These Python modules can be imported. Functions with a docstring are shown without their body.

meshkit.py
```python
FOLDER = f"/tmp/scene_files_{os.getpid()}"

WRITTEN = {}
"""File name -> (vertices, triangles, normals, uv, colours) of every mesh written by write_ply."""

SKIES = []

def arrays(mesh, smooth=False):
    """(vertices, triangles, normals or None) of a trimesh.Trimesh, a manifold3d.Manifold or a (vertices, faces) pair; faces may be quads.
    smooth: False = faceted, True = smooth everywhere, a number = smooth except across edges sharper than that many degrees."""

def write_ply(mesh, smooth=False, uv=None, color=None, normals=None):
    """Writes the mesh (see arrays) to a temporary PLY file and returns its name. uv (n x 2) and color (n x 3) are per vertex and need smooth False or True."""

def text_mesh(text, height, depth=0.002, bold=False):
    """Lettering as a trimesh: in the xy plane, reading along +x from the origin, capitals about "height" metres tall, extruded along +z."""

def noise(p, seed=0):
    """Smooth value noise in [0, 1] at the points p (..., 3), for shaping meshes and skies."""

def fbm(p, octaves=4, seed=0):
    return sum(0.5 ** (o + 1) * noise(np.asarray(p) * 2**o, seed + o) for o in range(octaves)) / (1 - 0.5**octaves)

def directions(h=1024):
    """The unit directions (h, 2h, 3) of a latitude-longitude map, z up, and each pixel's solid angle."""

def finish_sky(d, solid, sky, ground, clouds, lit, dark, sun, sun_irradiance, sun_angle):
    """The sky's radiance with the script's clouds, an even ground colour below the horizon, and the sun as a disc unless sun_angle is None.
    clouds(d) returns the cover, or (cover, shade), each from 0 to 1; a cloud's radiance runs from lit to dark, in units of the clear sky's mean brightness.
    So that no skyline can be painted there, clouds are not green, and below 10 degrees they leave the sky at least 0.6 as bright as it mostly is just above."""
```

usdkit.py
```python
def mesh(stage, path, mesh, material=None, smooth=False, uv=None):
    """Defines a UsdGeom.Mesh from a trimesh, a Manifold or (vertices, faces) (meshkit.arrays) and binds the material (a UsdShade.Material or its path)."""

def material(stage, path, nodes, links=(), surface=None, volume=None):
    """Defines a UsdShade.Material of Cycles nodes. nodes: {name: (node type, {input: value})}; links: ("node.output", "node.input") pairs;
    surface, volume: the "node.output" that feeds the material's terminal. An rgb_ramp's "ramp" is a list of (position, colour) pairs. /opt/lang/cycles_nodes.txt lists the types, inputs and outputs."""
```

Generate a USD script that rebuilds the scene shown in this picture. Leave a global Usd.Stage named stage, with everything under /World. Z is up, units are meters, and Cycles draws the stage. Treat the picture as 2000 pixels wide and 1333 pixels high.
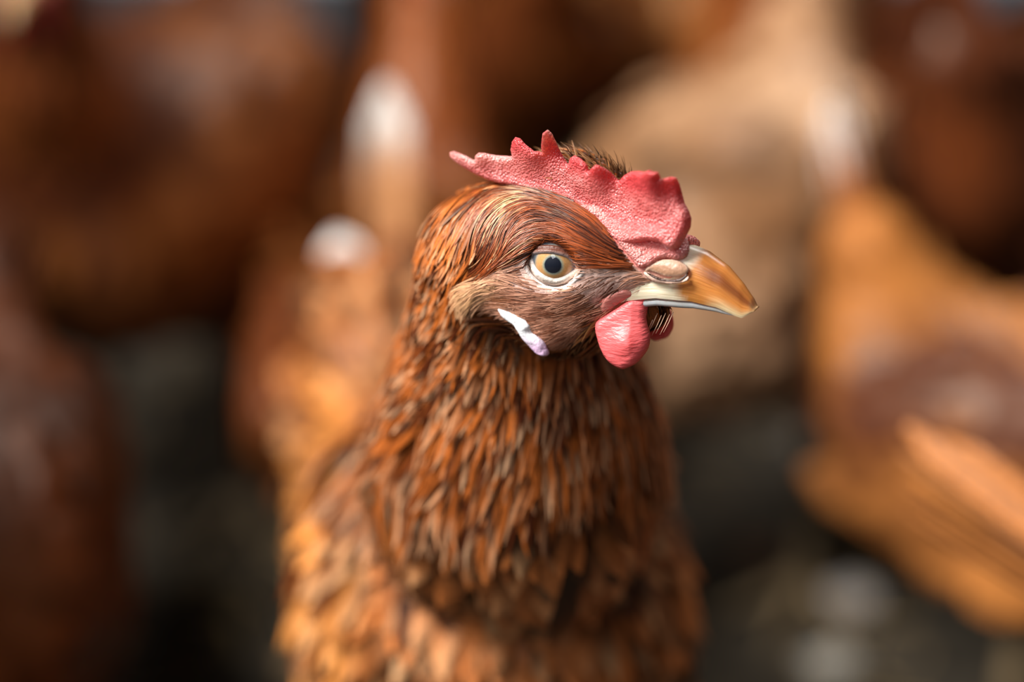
import math
import numpy as np
from scipy.spatial import cKDTree, Delaunay
from shapely.geometry import Polygon, Point
import shapely
from pxr import Usd, UsdGeom, UsdLux, UsdShade, Sdf, Gf, Vt
import usdkit, meshkit

stage = Usd.Stage.CreateInMemory()
UsdGeom.SetStageUpAxis(stage, "Z")
UsdGeom.SetStageMetersPerUnit(stage, 1.0)
UsdGeom.Xform.Define(stage, "/World")
A3 = lambda *v: np.array(v, float)
nrm = lambda v: v / np.maximum(np.linalg.norm(v, axis=-1, keepdims=True), 1e-12)

# ------------------------------------------------------------------ camera, light, exposure
TH = math.radians(22)
CAM = A3(0, 0, 0.5635)
CF, CR, CU = A3(0, math.cos(TH), -math.sin(TH)), A3(1, 0, 0), A3(0, math.sin(TH), math.cos(TH))
KPX = 2000 * 85 / 36.0
cam = UsdGeom.Camera.Define(stage, "/World/camera")
M = Gf.Matrix4d(*CR, 0, *CU, 0, *(-CF), 0, *CAM, 1)
cam.AddTransformOp().Set(M)
cam.CreateFocalLengthAttr(85.0)
cam.CreateHorizontalApertureAttr(36.0)
cam.CreateVerticalApertureAttr(24.0)
cam.CreateFStopAttr(3.3)
cam.CreateFocusDistanceAttr(0.561)
cam.CreateClippingRangeAttr(Gf.Vec2f(0.02, 100))
cam.CreateExposureAttr(0.05)

dome = UsdLux.DomeLight.Define(stage, "/World/sky")
dome.CreateIntensityAttr(0.014)
dome.CreateColorAttr(Gf.Vec3f(0.93, 0.97, 1.0))


def area_light(path, pos, target, w, h, power, color):
    l = UsdLux.RectLight.Define(stage, path)
    l.CreateWidthAttr(w); l.CreateHeightAttr(h)
    l.CreateIntensityAttr(power); l.CreateColorAttr(Gf.Vec3f(*color))
    z = nrm(A3(*pos) - A3(*target)); x = nrm(np.cross(A3(0, 1, 0), z)); y = np.cross(z, x)
    l.AddTransformOp().Set(Gf.Matrix4d(*x, 0, *y, 0, *z, 0, *pos, 1))
    return l


# the open upper half of the pen, to the left above the added board partition
area_light("/World/skylight", (-0.80, 0.26, 1.36), (0.02, 0.62, 0.3), 0.62, 0.6, 54.0, (1.0, 0.96, 0.90))
# the open doorway behind the photographer
area_light("/World/doorway", (-0.42, -0.82, 1.12), (0.0, 0.54, 0.36), 0.42, 0.5, 8.5, (0.97, 0.98, 1.0))
# the roof opening farther back over the flock
area_light("/World/skylight_back", (0.9, 2.0, 2.1), (0.25, 1.1, 0.2), 0.9, 0.7, 12.0, (1.0, 0.97, 0.93))

# ------------------------------------------------------------------ naming, tags
_taken = {}


def path_for(name, parent="/World"):
    k = (str(parent), name)
    n = _taken.get(k, 0); _taken[k] = n + 1
    return f"{parent}/{name}" + (f"_{n:03d}" if n else "")


def tag(prim, label=None, category=None, group=None, kind=None):
    for k, v in (("label", label), ("category", category), ("group", group), ("kind", kind)):
        if v:
            prim.SetCustomDataByKey(k, v)


def thing(name, loc, label, category, group=None, rz=0.0):
    x = UsdGeom.Xform.Define(stage, path_for(name))
    x.AddTranslateOp().Set(Gf.Vec3d(*map(float, loc)))
    if rz:
        x.AddRotateZOp().Set(math.degrees(rz))
    tag(x.GetPrim(), label, category, group)
    return x.GetPrim()


def put(name, mesh, mat, parent=None, smooth=True, tint=None, fuv=None, **t):
    """Defines a mesh, with its own colour per vertex (tint) where the thing has one."""
    p = path_for(name, parent.GetPath() if parent is not None else "/World")
    m = usdkit.mesh(stage, p, mesh, mat, smooth=smooth)
    api = UsdGeom.PrimvarsAPI(m)
    for nm, a in (("tint", tint), ("fuv", fuv)):
        if a is not None:
            api.CreatePrimvar(nm, Sdf.ValueTypeNames.Color3fArray if nm == "tint" else Sdf.ValueTypeNames.Float3Array, "vertex").Set(Vt.Vec3fArray.FromNumpy(np.asarray(a, np.float32)))
    m.CreateDoubleSidedAttr(True)
    tag(m.GetPrim(), **t)
    return m.GetPrim()


# ------------------------------------------------------------------ materials
LK = "/World/Looks/"
Mt = {}


def mat(name, nodes, links, surface="p.BSDF"):
    Mt[name] = usdkit.material(stage, LK + name, nodes, links, surface=surface)


mat("feather", {
    "t": ("attribute", {"attribute": "tint"}), "uv": ("attribute", {"attribute": "fuv"}),
    "mp": ("mapping", {"scale": (7.0, 30.0, 91.0)}), "n": ("noise_texture", {"scale": 1.0, "detail": 2.0}),
    "r": ("rgb_ramp", {"ramp": [(0.25, (0.55, 0.5, 0.48)), (0.75, (1.4, 1.42, 1.45))]}),
    "mx": ("mix", {"mix_type": "multiply", "fac": 1.0}),
    "p": ("principled_bsdf", {"roughness": 0.42, "specular_ior_level": 0.36, "specular_tint": (1.0, 0.80, 0.66)}),
    },
    [("uv.vector", "mp.vector"), ("mp.vector", "n.vector"), ("n.fac", "r.fac"), ("t.color", "mx.color1"), ("r.color", "mx.color2"),
     ("mx.color", "p.base_color")])
mat("strand", {
    "t": ("attribute", {"attribute": "tint"}),
    "p": ("principled_bsdf", {"roughness": 0.32, "specular_ior_level": 0.34, "specular_tint": (1.0, 0.86, 0.80)}),
    }, [("t.color", "p.base_color")])
mat("skin", {
    "t": ("attribute", {"attribute": "tint"}), "g": ("geometry", {}),
    "n": ("noise_texture", {"scale": 900.0, "detail": 3.0}), "b": ("bump", {"strength": 0.5, "distance": 0.0006}),
    "p": ("principled_bsdf", {"roughness": 0.45})},
    [("t.color", "p.base_color"), ("g.position", "n.vector"), ("n.fac", "b.height"), ("b.normal", "p.normal")])
mat("comb", {
    "t": ("attribute", {"attribute": "tint"}), "g": ("geometry", {}),
    "v": ("voronoi_texture", {"scale": 1900.0}), "n": ("noise_texture", {"scale": 420.0, "detail": 4.0}),
    "ad": ("math", {"math_type": "multiply_add", "value2": 0.8}),
    "inv": ("math", {"math_type": "subtract", "value1": 1.0}),
    "r": ("rgb_ramp", {"ramp": [(0.3, (0.75, 0.66, 0.66)), (0.75, (1.25, 1.4, 1.4))]}),
    "mx": ("mix", {"mix_type": "multiply", "fac": 1.0}),
    "b": ("bump", {"strength": 0.75, "distance": 0.0007}),
    "p": ("principled_bsdf", {"roughness": 0.33, "specular_ior_level": 0.6, "subsurface_weight": 0.25, "subsurface_scale": 0.0018, "subsurface_radius": (1, 0.25, 0.2)})},
    [("g.position", "v.vector"), ("g.position", "n.vector"), ("v.distance", "inv.value2"), ("inv.value", "ad.value1"), ("n.fac", "ad.value3"), ("ad.value", "b.height"), ("n.fac", "r.fac"),
     ("t.color", "mx.color1"), ("r.color", "mx.color2"), ("mx.color", "p.base_color"), ("b.normal", "p.normal")])
mat("wattle", {
    "t": ("attribute", {"attribute": "tint"}), "g": ("geometry", {}), "mp": ("mapping", {"scale": (420.0, 420.0, 1500.0)}), "n": ("noise_texture", {"scale": 1.0, "detail": 2.0}),
    "b": ("bump", {"strength": 0.55, "distance": 0.0006}), "p": ("principled_bsdf", {"roughness": 0.42, "subsurface_weight": 0.25, "subsurface_scale": 0.0018, "subsurface_radius": (1, 0.25, 0.2)})},
    [("t.color", "p.base_color"), ("g.position", "mp.vector"), ("mp.vector", "n.vector"), ("n.fac", "b.height"), ("b.normal", "p.normal")])
mat("horn", {
    "t": ("attribute", {"attribute": "tint"}), "uv": ("attribute", {"attribute": "fuv"}),
    "mp": ("mapping", {"scale": (5.0, 26.0, 1.0)}), "n": ("noise_texture", {"scale": 1.0, "detail": 3.0}),
    "r": ("rgb_ramp", {"ramp": [(0.3, (0.8, 0.72, 0.62)), (0.7, (1.15, 1.15, 1.15))]}),
    "mx": ("mix", {"mix_type": "multiply", "fac": 1.0}), "b": ("bump", {"strength": 0.25, "distance": 0.0003}),
    "p": ("principled_bsdf", {"roughness": 0.3, "specular_ior_level": 0.55, "subsurface_weight": 0.2, "subsurface_scale": 0.001})},
    [("uv.vector", "mp.vector"), ("mp.vector", "n.vector"), ("n.fac", "r.fac"), ("t.color", "mx.color1"), ("r.color", "mx.color2"), ("n.fac", "b.height"), ("b.normal", "p.normal"),
     ("mx.color", "p.base_color")])
mat("eyeball", {
    "t": ("attribute", {"attribute": "tint"}),
    "p": ("principled_bsdf", {"roughness": 0.5, "coat_weight": 1.0, "coat_roughness": 0.015, "coat_ior": 1.5, "specular_ior_level": 0.2})},
    [("t.color", "p.base_color")])
mat("body_down", {
    "g": ("geometry", {}), "n": ("noise_texture", {"scale": 120.0, "detail": 3.0}), "t": ("attribute", {"attribute": "tint"}),
    "r": ("rgb_ramp", {"ramp": [(0.3, (0.6, 0.6, 0.6)), (0.7, (1.2, 1.2, 1.2))]}), "mx": ("mix", {"mix_type": "multiply", "fac": 1.0}),
    "p": ("principled_bsdf", {"roughness": 0.7, "specular_ior_level": 0.2})},
    [("g.position", "n.vector"), ("n.fac", "r.fac"), ("t.color", "mx.color1"), ("r.color", "mx.color2"), ("mx.color", "p.base_color")])
mat("leg_scale", {
    "g": ("geometry", {}), "v": ("voronoi_texture", {"scale": 320.0}), "b": ("bump", {"strength": 0.6, "distance": 0.001}),
    "p": ("principled_bsdf", {"base_color": (0.20, 0.14, 0.075), "roughness": 0.6})},
    [("g.position", "v.vector"), ("v.distance", "b.height"), ("b.normal", "p.normal")])
mat("dirt", {
    "g": ("geometry", {}), "n": ("noise_texture", {"scale": 7.0, "detail": 6.0}), "n2": ("noise_texture", {"scale": 60.0, "detail": 5.0}),
    "r": ("rgb_ramp", {"ramp": [(0.3, (0.022, 0.018, 0.012)), (0.5, (0.050, 0.040, 0.028)), (0.72, (0.115, 0.098, 0.075))]}),
    "r2": ("rgb_ramp", {"ramp": [(0.3, (0.5, 0.5, 0.5)), (0.7, (1.5, 1.5, 1.5))]}), "mx": ("mix", {"mix_type": "multiply", "fac": 1.0}),
    "b": ("bump", {"strength": 0.8, "distance": 0.01}), "p": ("principled_bsdf", {"roughness": 0.9, "specular_ior_level": 0.2})},
    [("g.position", "n.vector"), ("g.position", "n2.vector"), ("n.fac", "r.fac"), ("n2.fac", "r2.fac"), ("r.color", "mx.color1"), ("r2.color", "mx.color2"),
     ("mx.color", "p.base_color"), ("n2.fac", "b.height"), ("b.normal", "p.normal")])
mat("stone", {
    "t": ("attribute", {"attribute": "tint"}), "g": ("geometry", {}), "n": ("noise_texture", {"scale": 80.0, "detail": 4.0}),
    "r": ("rgb_ramp", {"ramp": [(0.3, (0.6, 0.6, 0.6)), (0.7, (1.3, 1.3, 1.3))]}), "mx": ("mix", {"mix_type": "multiply", "fac": 1.0}), "p": ("principled_bsdf", {"roughness": 0.8})},
    [("g.position", "n.vector"), ("n.fac", "r.fac"), ("t.color", "mx.color1"), ("r.color", "mx.color2"), ("mx.color", "p.base_color")])
mat("straw", {"p": ("principled_bsdf", {"base_color": (0.30, 0.20, 0.09), "roughness": 0.6})}, [])
mat("zinc", {
    "g": ("geometry", {}), "v": ("voronoi_texture", {"scale": 40.0}), "r": ("rgb_ramp", {"ramp": [(0.0, (0.24, 0.27, 0.32)), (1.0, (0.36, 0.40, 0.46))]}),
    "p": ("principled_bsdf", {"metallic": 0.55, "roughness": 0.45})},
    [("g.position", "v.vector"), ("v.color", "r.fac"), ("r.color", "p.base_color")])
mat("old_wood", {
    "g": ("geometry", {}), "mp": ("mapping", {"scale": (2.0, 20.0, 40.0)}), "n": ("noise_texture", {"scale": 2.0, "detail": 5.0}),
    "r": ("rgb_ramp", {"ramp": [(0.3, (0.035, 0.028, 0.024)), (0.7, (0.10, 0.08, 0.065))]}), "b": ("bump", {"strength": 0.3, "distance": 0.004}), "p": ("principled_bsdf", {"roughness": 0.8})},
    [("g.position", "mp.vector"), ("mp.vector", "n.vector"), ("n.fac", "r.fac"), ("r.color", "p.base_color"), ("n.fac", "b.height"), ("b.normal", "p.normal")])


# ------------------------------------------------------------------ shape tools
def cone(a, b, r1, r2=None, k=0.008):
    return ("cone", A3(*a), A3(*b), r1, r1 if r2 is None else r2, k)


def ell(c, rad, R=np.eye(3), k=0.008):
    return ("ell", A3(*c), A3(*rad), np.asarray(R), k)


def sdf(prims, X):
    d = None
    for p in prims:
        if p[0] == "cone":
            _, a, b, r1, r2, k = p[:6]
            ba = b - a
            h = np.clip((X - a) @ ba / (ba @ ba), 0, 1)
            e = np.linalg.norm(X - a - h[..., None] * ba, axis=-1) - (r1 + (r2 - r1) * h)
        else:
            _, c, rad, R, k = p
            q = (X - c) @ R.T
            k0 = np.linalg.norm(q / rad, axis=-1)
            k1 = np.maximum(np.linalg.norm(q / rad ** 2, axis=-1), 1e-9)
            e = k0 * (k0 - 1.0) / k1
        if d is None:
            d = e
        elif len(p) > 6:        # hollowed out
            h = np.clip(0.5 - 0.5 * (d + e) / k, 0, 1)
            d = d * (1 - h) - e * h + k * h * (1 - h)
        else:
            h = np.clip(0.5 + 0.5 * (d - e) / k, 0, 1)
            d = d * (1 - h) + e * h - k * h * (1 - h)
    return d


def grad(prims, X, e=4e-4):
    g = np.stack([sdf(prims, X + e * o) - sdf(prims, X - e * o) for o in np.eye(3)], -1)
    return nrm(g)


def surface(prims, xs, ys, zs):
    """One closed surface round the union of the prims (surface nets on a grid that may be finer in places)."""
    V = np.empty((len(xs), len(ys), len(zs)))
    Y, Z = np.meshgrid(ys, zs, indexing="ij")
    for i, x in enumerate(xs):
        V[i] = sdf(prims, np.stack([np.full_like(Y, x), Y, Z], -1))
    s = V < 0
    c = [s[i:s.shape[0] - 1 + i, j:s.shape[1] - 1 + j, k:s.shape[2] - 1 + k] for i in (0, 1) for j in (0, 1) for k in (0, 1)]
    n = sum(x.astype(int) for x in c)
    act = (n > 0) & (n < 8)
    ci = np.argwhere(act)
    idx = -np.ones(act.shape, int); idx[act] = np.arange(len(ci))
    acc, cnt = np.zeros((len(ci), 3)), np.zeros(len(ci))
    G = [np.asarray(xs), np.asarray(ys), np.asarray(zs)]
    corners = [A3(i, j, k).astype(int) for i in (0, 1) for j in (0, 1) for k in (0, 1)]
    for a in corners:
        for ax in range(3):
            if a[ax]:
                continue
            b = a.copy(); b[ax] = 1
            pa, pb = ci + a, ci + b
            va, vb = V[tuple(pa.T)], V[tuple(pb.T)]
            m = (va < 0) != (vb < 0)
            t = np.where(m, va / np.where(m, va - vb, 1), 0)
            A_ = np.stack([G[q][pa[:, q]] for q in range(3)], 1); B_ = np.stack([G[q][pb[:, q]] for q in range(3)], 1)
            acc += np.where(m[:, None], A_ + t[:, None] * (B_ - A_), 0); cnt += m
    P = acc / cnt[:, None]
    faces = []
    for ax in range(3):
        u, v = (ax + 1) % 3, (ax + 2) % 3
        lo = [slice(None)] * 3; hi = [slice(None)] * 3
        lo[ax] = slice(0, -1); hi[ax] = slice(1, None)
        for q in (u, v):
            lo[q] = slice(1, -1); hi[q] = slice(1, -1)
        sa, sb = s[tuple(lo)], s[tuple(hi)]
        e = np.argwhere(sa != sb)
        off = np.zeros(3, int); off[u] = off[v] = 1
        e = e + off
        flip = s[tuple(e.T)]
        du, dv = np.eye(3, dtype=int)[u], np.eye(3, dtype=int)[v]
        q = np.stack([idx[tuple(x.T)] for x in (e - du - dv, e - dv, e, e - du)], 1)
        faces.append(np.where(flip[:, None], q, q[:, ::-1]))
    Fq = np.vstack(faces)
    for _ in range(2):
        P = P - grad(prims, P) * sdf(prims, P)[:, None] * 0.8
    return P, np.vstack([Fq[:, [0, 1, 2]], Fq[:, [0, 2, 3]]])


def axis_steps(lo, hi, h, fine=None):
    """Grid lines from lo to hi, h apart, and finer inside fine = (lo, hi, h)."""
    if fine is None:
        return np.arange(lo, hi + h, h)
    a, b, hf = fine
    left = np.arange(a, lo - h, -h)[1:][::-1]; mid = np.arange(a, b, hf); right = np.arange(mid[-1] + hf, hi + h, h)
    return np.concatenate([left, mid, right])


def scatter(V, Fc, keep, n, rng, gap=0.0):
    """About n even random points on the faces whose centre passes keep (weights)."""
    a, b, c = V[Fc[:, 0]], V[Fc[:, 1]], V[Fc[:, 2]]
    w = np.linalg.norm(np.cross(b - a, c - a), axis=1) * keep
    f = rng.choice(len(Fc), int(n * (2.5 if gap else 1)), p=w / w.sum())
    r1, r2 = np.sqrt(rng.random(len(f))), rng.random(len(f))
    P = a[f] * (1 - r1)[:, None] + b[f] * (r1 * (1 - r2))[:, None] + c[f] * (r1 * r2)[:, None]
    if gap:
        t = cKDTree(P); ok = np.ones(len(P), bool)
        for i, nb in enumerate(t.query_ball_point(P, gap)):
            if ok[i]:
                ok[[j for j in nb if j > i]] = False
        P = P[ok][:n]
    return P


class Coat:
    """Where plumage grows: vertices, outward normals and the direction the feathers lie in."""

    def __init__(s, V, N, T):
        s.V, s.N, s.T, s.tree = V, N, nrm(T - N * (T * N).sum(1)[:, None]), cKDTree(V)

    def look(s, P, k=4):
        d, i = s.tree.query(P, k)
        w = 1 / (d + 1e-4); w /= w.sum(1, keepdims=True)
        N = nrm((s.N[i] * w[..., None]).sum(1)); T = (s.T[i] * w[..., None]).sum(1)
        T = nrm(T - N * (T * N).sum(1)[:, None])
        Q = (s.V[i] * w[..., None]).sum(1)
        return Q, N, T


def plumes(coat, P, L, W, col, rng, rows=6, swing=0.12, base=0.0, lift=0.004, curl=1.5, shape="leaf", camber=0.18, shade=None, tipcol=None, tipmix=0.0, edge=0.0):
    """Feathers lying along the coat's direction from the roots P. Returns (mesh, tint, fuv): each feather a bent vane, its shaft raised."""
    n = len(P)
    L, W, base, lift = (np.broadcast_to(np.asarray(x, float), n) for x in (L, W, base, lift))
    ang = rng.normal(0, swing, n)
    pos = P.copy(); C_, N_, T_ = [], [], []
    vs = np.linspace(0, 1, rows)
    for r in range(rows):
        Q, N, T = coat.look(pos)
        pos = pos - N * ((pos - Q) * N).sum(1)[:, None]
        B = np.cross(N, T)
        T = nrm(T * np.cos(ang)[:, None] + B * np.sin(ang)[:, None])
        C_.append(pos + N * (base + lift * vs[r] ** curl)[:, None]); N_.append(N); T_.append(T)
        pos = pos + T * (L / (rows - 1))[:, None]
    C_, N_, T_ = np.stack(C_, 1), np.stack(N_, 1), np.stack(T_, 1)
    S = np.cross(N_, T_)
    if shape == "leaf":
        prof = np.sin(np.pi * np.clip(0.12 + 0.88 * vs, 0, 1)) ** 0.6; prof[-1] = 0.12; prof[0] = 0.45
    elif shape == "lance":
        prof = np.interp(vs, [0, 0.15, 0.5, 0.8, 1], [0.4, 0.8, 1.0, 0.7, 0.06])
    elif shape == "round":
        prof = np.interp(vs, [0, 0.2, 0.6, 0.85, 1], [0.35, 0.75, 1.0, 0.9, 0.35])
    else:
        prof = np.interp(vs, [0, 0.5, 1], [1.0, 0.85, 0.1])
    half = 0.5 * W[:, None] * prof[None]
    l = C_ - S * half[..., None] - N_ * (camber * half)[..., None]
    r = C_ + S * half[..., None] - N_ * (camber * half)[..., None]
    V = np.stack([l, C_, r], 2)
    k = np.arange(n)[:, None, None] * rows * 3 + np.arange(rows - 1)[None, :, None] * 3 + np.arange(2)[None, None]
    q = np.stack([k, k + 1, k + 4, k + 3], -1).reshape(-1, 4)
    col = np.broadcast_to(col, (n, 3))
    sh = np.ones(rows) if shade is None else np.interp(vs, np.linspace(0, 1, len(shade)), shade)
    tint = np.repeat((col[:, None, None] * sh[None, :, None, None]), 3, 2)
    if tipcol is not None:
        wt = np.clip((vs - 0.55) / 0.45, 0, 1)[None, :, None, None] * np.broadcast_to(np.asarray(tipmix, float), n)[:, None, None, None]
        tint = tint * (1 - wt) + A3(*tipcol) * wt
    if edge:
        tint[:, :, [0, 2]] *= 1 + edge
    fuv = np.stack(np.broadcast_arrays(A3(0, 0.5, 1)[None, None], vs[None, :, None], rng.random(n)[:, None, None]), -1)
    return (V.reshape(-1, 3), q), np.clip(tint, 0, 1).reshape(-1, 3), fuv.reshape(-1, 3)


def join(parts):
    v, f, t, u, k = [], [], [], [], 0
    for (V, Fq), tint, fuv in parts:
        v.append(V); f.append(Fq + k); t.append(tint); u.append(fuv); k += len(V)
    return (np.vstack(v), np.vstack(f)), np.vstack(t), np.vstack(u)


def smoothcurve(pts, n):
    """A closed Catmull-Rom curve through pts."""
    p = np.asarray(pts, float); m = len(p)
    t = np.linspace(0, m, n, endpoint=False); i = t.astype(int); f = (t - i)[:, None]
    a, b, c, d = (p[(i + o) % m] for o in (-1, 0, 1, 2))
    return 0.5 * (2 * b + (c - a) * f + (2 * a - 5 * b + 4 * c - d) * f ** 2 + (3 * b - a - 3 * c + d) * f ** 3)


def pillow(outline, step, place, thick, rim):
    """A thick fleshy sheet with the outline (2-D): place(uv) gives (middle point, normal); thick(uv, d) the half thickness at distance d from the edge."""
    poly = Polygon(outline).buffer(0)
    if poly.geom_type != "Polygon":
        poly = max(poly.geoms, key=lambda g: g.area)
    ring = np.array(poly.exterior.segmentize(step * 0.9).coords)[:-1]
    x0, y0, x1, y1 = poly.bounds
    gx, gy = np.meshgrid(np.arange(x0, x1, step), np.arange(y0, y1, step * 0.87), indexing="ij")
    gx = gx + (np.arange(gx.shape[1]) % 2)[None] * step * 0.5
    g = np.stack([gx.ravel(), gy.ravel()], 1)
    pts = shapely.points(g)
    ok = shapely.contains(poly, pts) & (shapely.distance(poly.exterior, pts) > step * 0.45)
    uv = np.vstack([ring, g[ok]])
    tri = Delaunay(uv).simplices
    cen = uv[tri].mean(1)
    tri = tri[shapely.contains(poly.buffer(1e-6), shapely.points(cen))]
    a, b, c = uv[tri[:, 0]], uv[tri[:, 1]], uv[tri[:, 2]]
    cr = (b[:, 0] - a[:, 0]) * (c[:, 1] - a[:, 1]) - (b[:, 1] - a[:, 1]) * (c[:, 0] - a[:, 0])
    tri = np.where(cr[:, None] > 0, tri, tri[:, ::-1])
    d = shapely.distance(poly.exterior, shapely.points(uv)); d[:len(ring)] = 0
    mid, n = place(uv)
    h = thick(uv, d) * np.sqrt(np.clip(1 - (1 - np.clip(d / rim, 0, 1)) ** 2, 0, 1))
    top, bot = mid + n * h[:, None], mid - n * h[:, None]
    nr = len(ring); m = len(uv)
    remap = np.arange(m) + m; remap[:nr] = np.arange(nr)
    V = np.vstack([top, bot]); Fc = np.vstack([tri, remap[tri][:, ::-1]])
    used = np.unique(Fc); inv = -np.ones(len(V), int); inv[used] = np.arange(len(used))
    return V[used], inv[Fc], np.vstack([uv, uv])[used], np.concatenate([d, d])[used]


def tube(path, radii, sides=10):
    p = np.asarray(path, float); r = np.broadcast_to(np.asarray(radii, float), len(p))
    t = nrm(np.gradient(p, axis=0)); ref = A3(0.31, 0.87, 0.38)
    a = nrm(np.cross(t, ref)); b = np.cross(t, a)
    th = np.linspace(0, 2 * np.pi, sides, endpoint=False)
    V = (p[:, None] + r[:, None, None] * (a[:, None] * np.cos(th)[None, :, None] + b[:, None] * np.sin(th)[None, :, None])).reshape(-1, 3)
    i = np.arange(len(p) - 1)[:, None] * sides; j = np.arange(sides)[None]; j2 = (j + 1) % sides
    q = np.stack([i + j, i + j2, i + sides + j2, i + sides + j], -1).reshape(-1, 4)
    tri = np.vstack([q[:, [0, 1, 2]], q[:, [0, 2, 3]]])
    V = np.vstack([V, p[0], p[-1]]); e = (len(p) - 1) * sides
    tri = np.vstack([tri, np.stack([j2[0], j[0], np.full(sides, len(V) - 2)], 1), np.stack([e + j[0], e + j2[0], np.full(sides, len(V) - 1)], 1)])
    return V, tri


def cat(ms):
    v, f, k = [], [], 0
    for V, Fc in ms:
        v.append(V); f.append(np.asarray(Fc) + k); k += len(V)
    return np.vstack(v), np.vstack(f)


def ball(c, rad, R=np.eye(3), n=24):
    th = np.linspace(0, np.pi, n); ph = np.linspace(0, 2 * np.pi, 2 * n, endpoint=False)
    T, Ph = np.meshgrid(th, ph, indexing="ij")
    D = np.stack([np.sin(T) * np.cos(Ph), np.sin(T) * np.sin(Ph), np.cos(T)], -1).reshape(-1, 3)
    i, j = np.meshgrid(np.arange(n - 1), np.arange(2 * n), indexing="ij"); j2 = (j + 1) % (2 * n)
    q = np.stack([i * 2 * n + j, (i + 1) * 2 * n + j, (i + 1) * 2 * n + j2, i * 2 * n + j2], -1).reshape(-1, 4)
    return D * np.asarray(rad) @ np.asarray(R) + A3(*c), q, D


def ray(px, py):
    return CF + np.multiply.outer((np.asarray(px, float) - 1000) / KPX, CR) + np.multiply.outer((666.5 - np.asarray(py, float)) / KPX, CU)


def at(px, py, d):
    return CAM + d * ray(px, py)


def on_plane(uv, p, n):
    r = ray(uv[:, 0], uv[:, 1])
    return CAM + r * (((p - CAM) @ n) / (r @ n))[:, None]


def leg_mesh(hip, foot, yaw, s=1.0):
    """Shank, three front toes and a hind toe, with claws."""
    hip, foot = A3(*hip), A3(*foot)
    hock = hip * 0.45 + foot * 0.55 + A3(-0.014 * math.cos(yaw), -0.014 * math.sin(yaw), 0.0) * s
    ms = [tube([hip, hock, foot + A3(0, 0, 0.006)], [0.009 * s, 0.0055 * s, 0.0045 * s], 9)]
    for a, ln in ((0, 0.052), (0.65, 0.043), (-0.65, 0.043), (math.pi, 0.022)):
        d = A3(math.cos(yaw + a), math.sin(yaw + a), 0)
        pts = [foot + A3(0, 0, 0.008), foot + d * ln * 0.3 * s + A3(0, 0, 0.008), foot + d * ln * 0.7 * s + A3(0, 0, 0.0055), foot + d * ln * s + A3(0, 0, 0.005), foot + d * (ln + 0.012) * s + A3(0, 0, 0.001)]
        ms.append(tube(pts, [0.0052 * s, 0.0046 * s, 0.004 * s, 0.003 * s, 0.0006], 8))
    return cat(ms)


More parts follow.
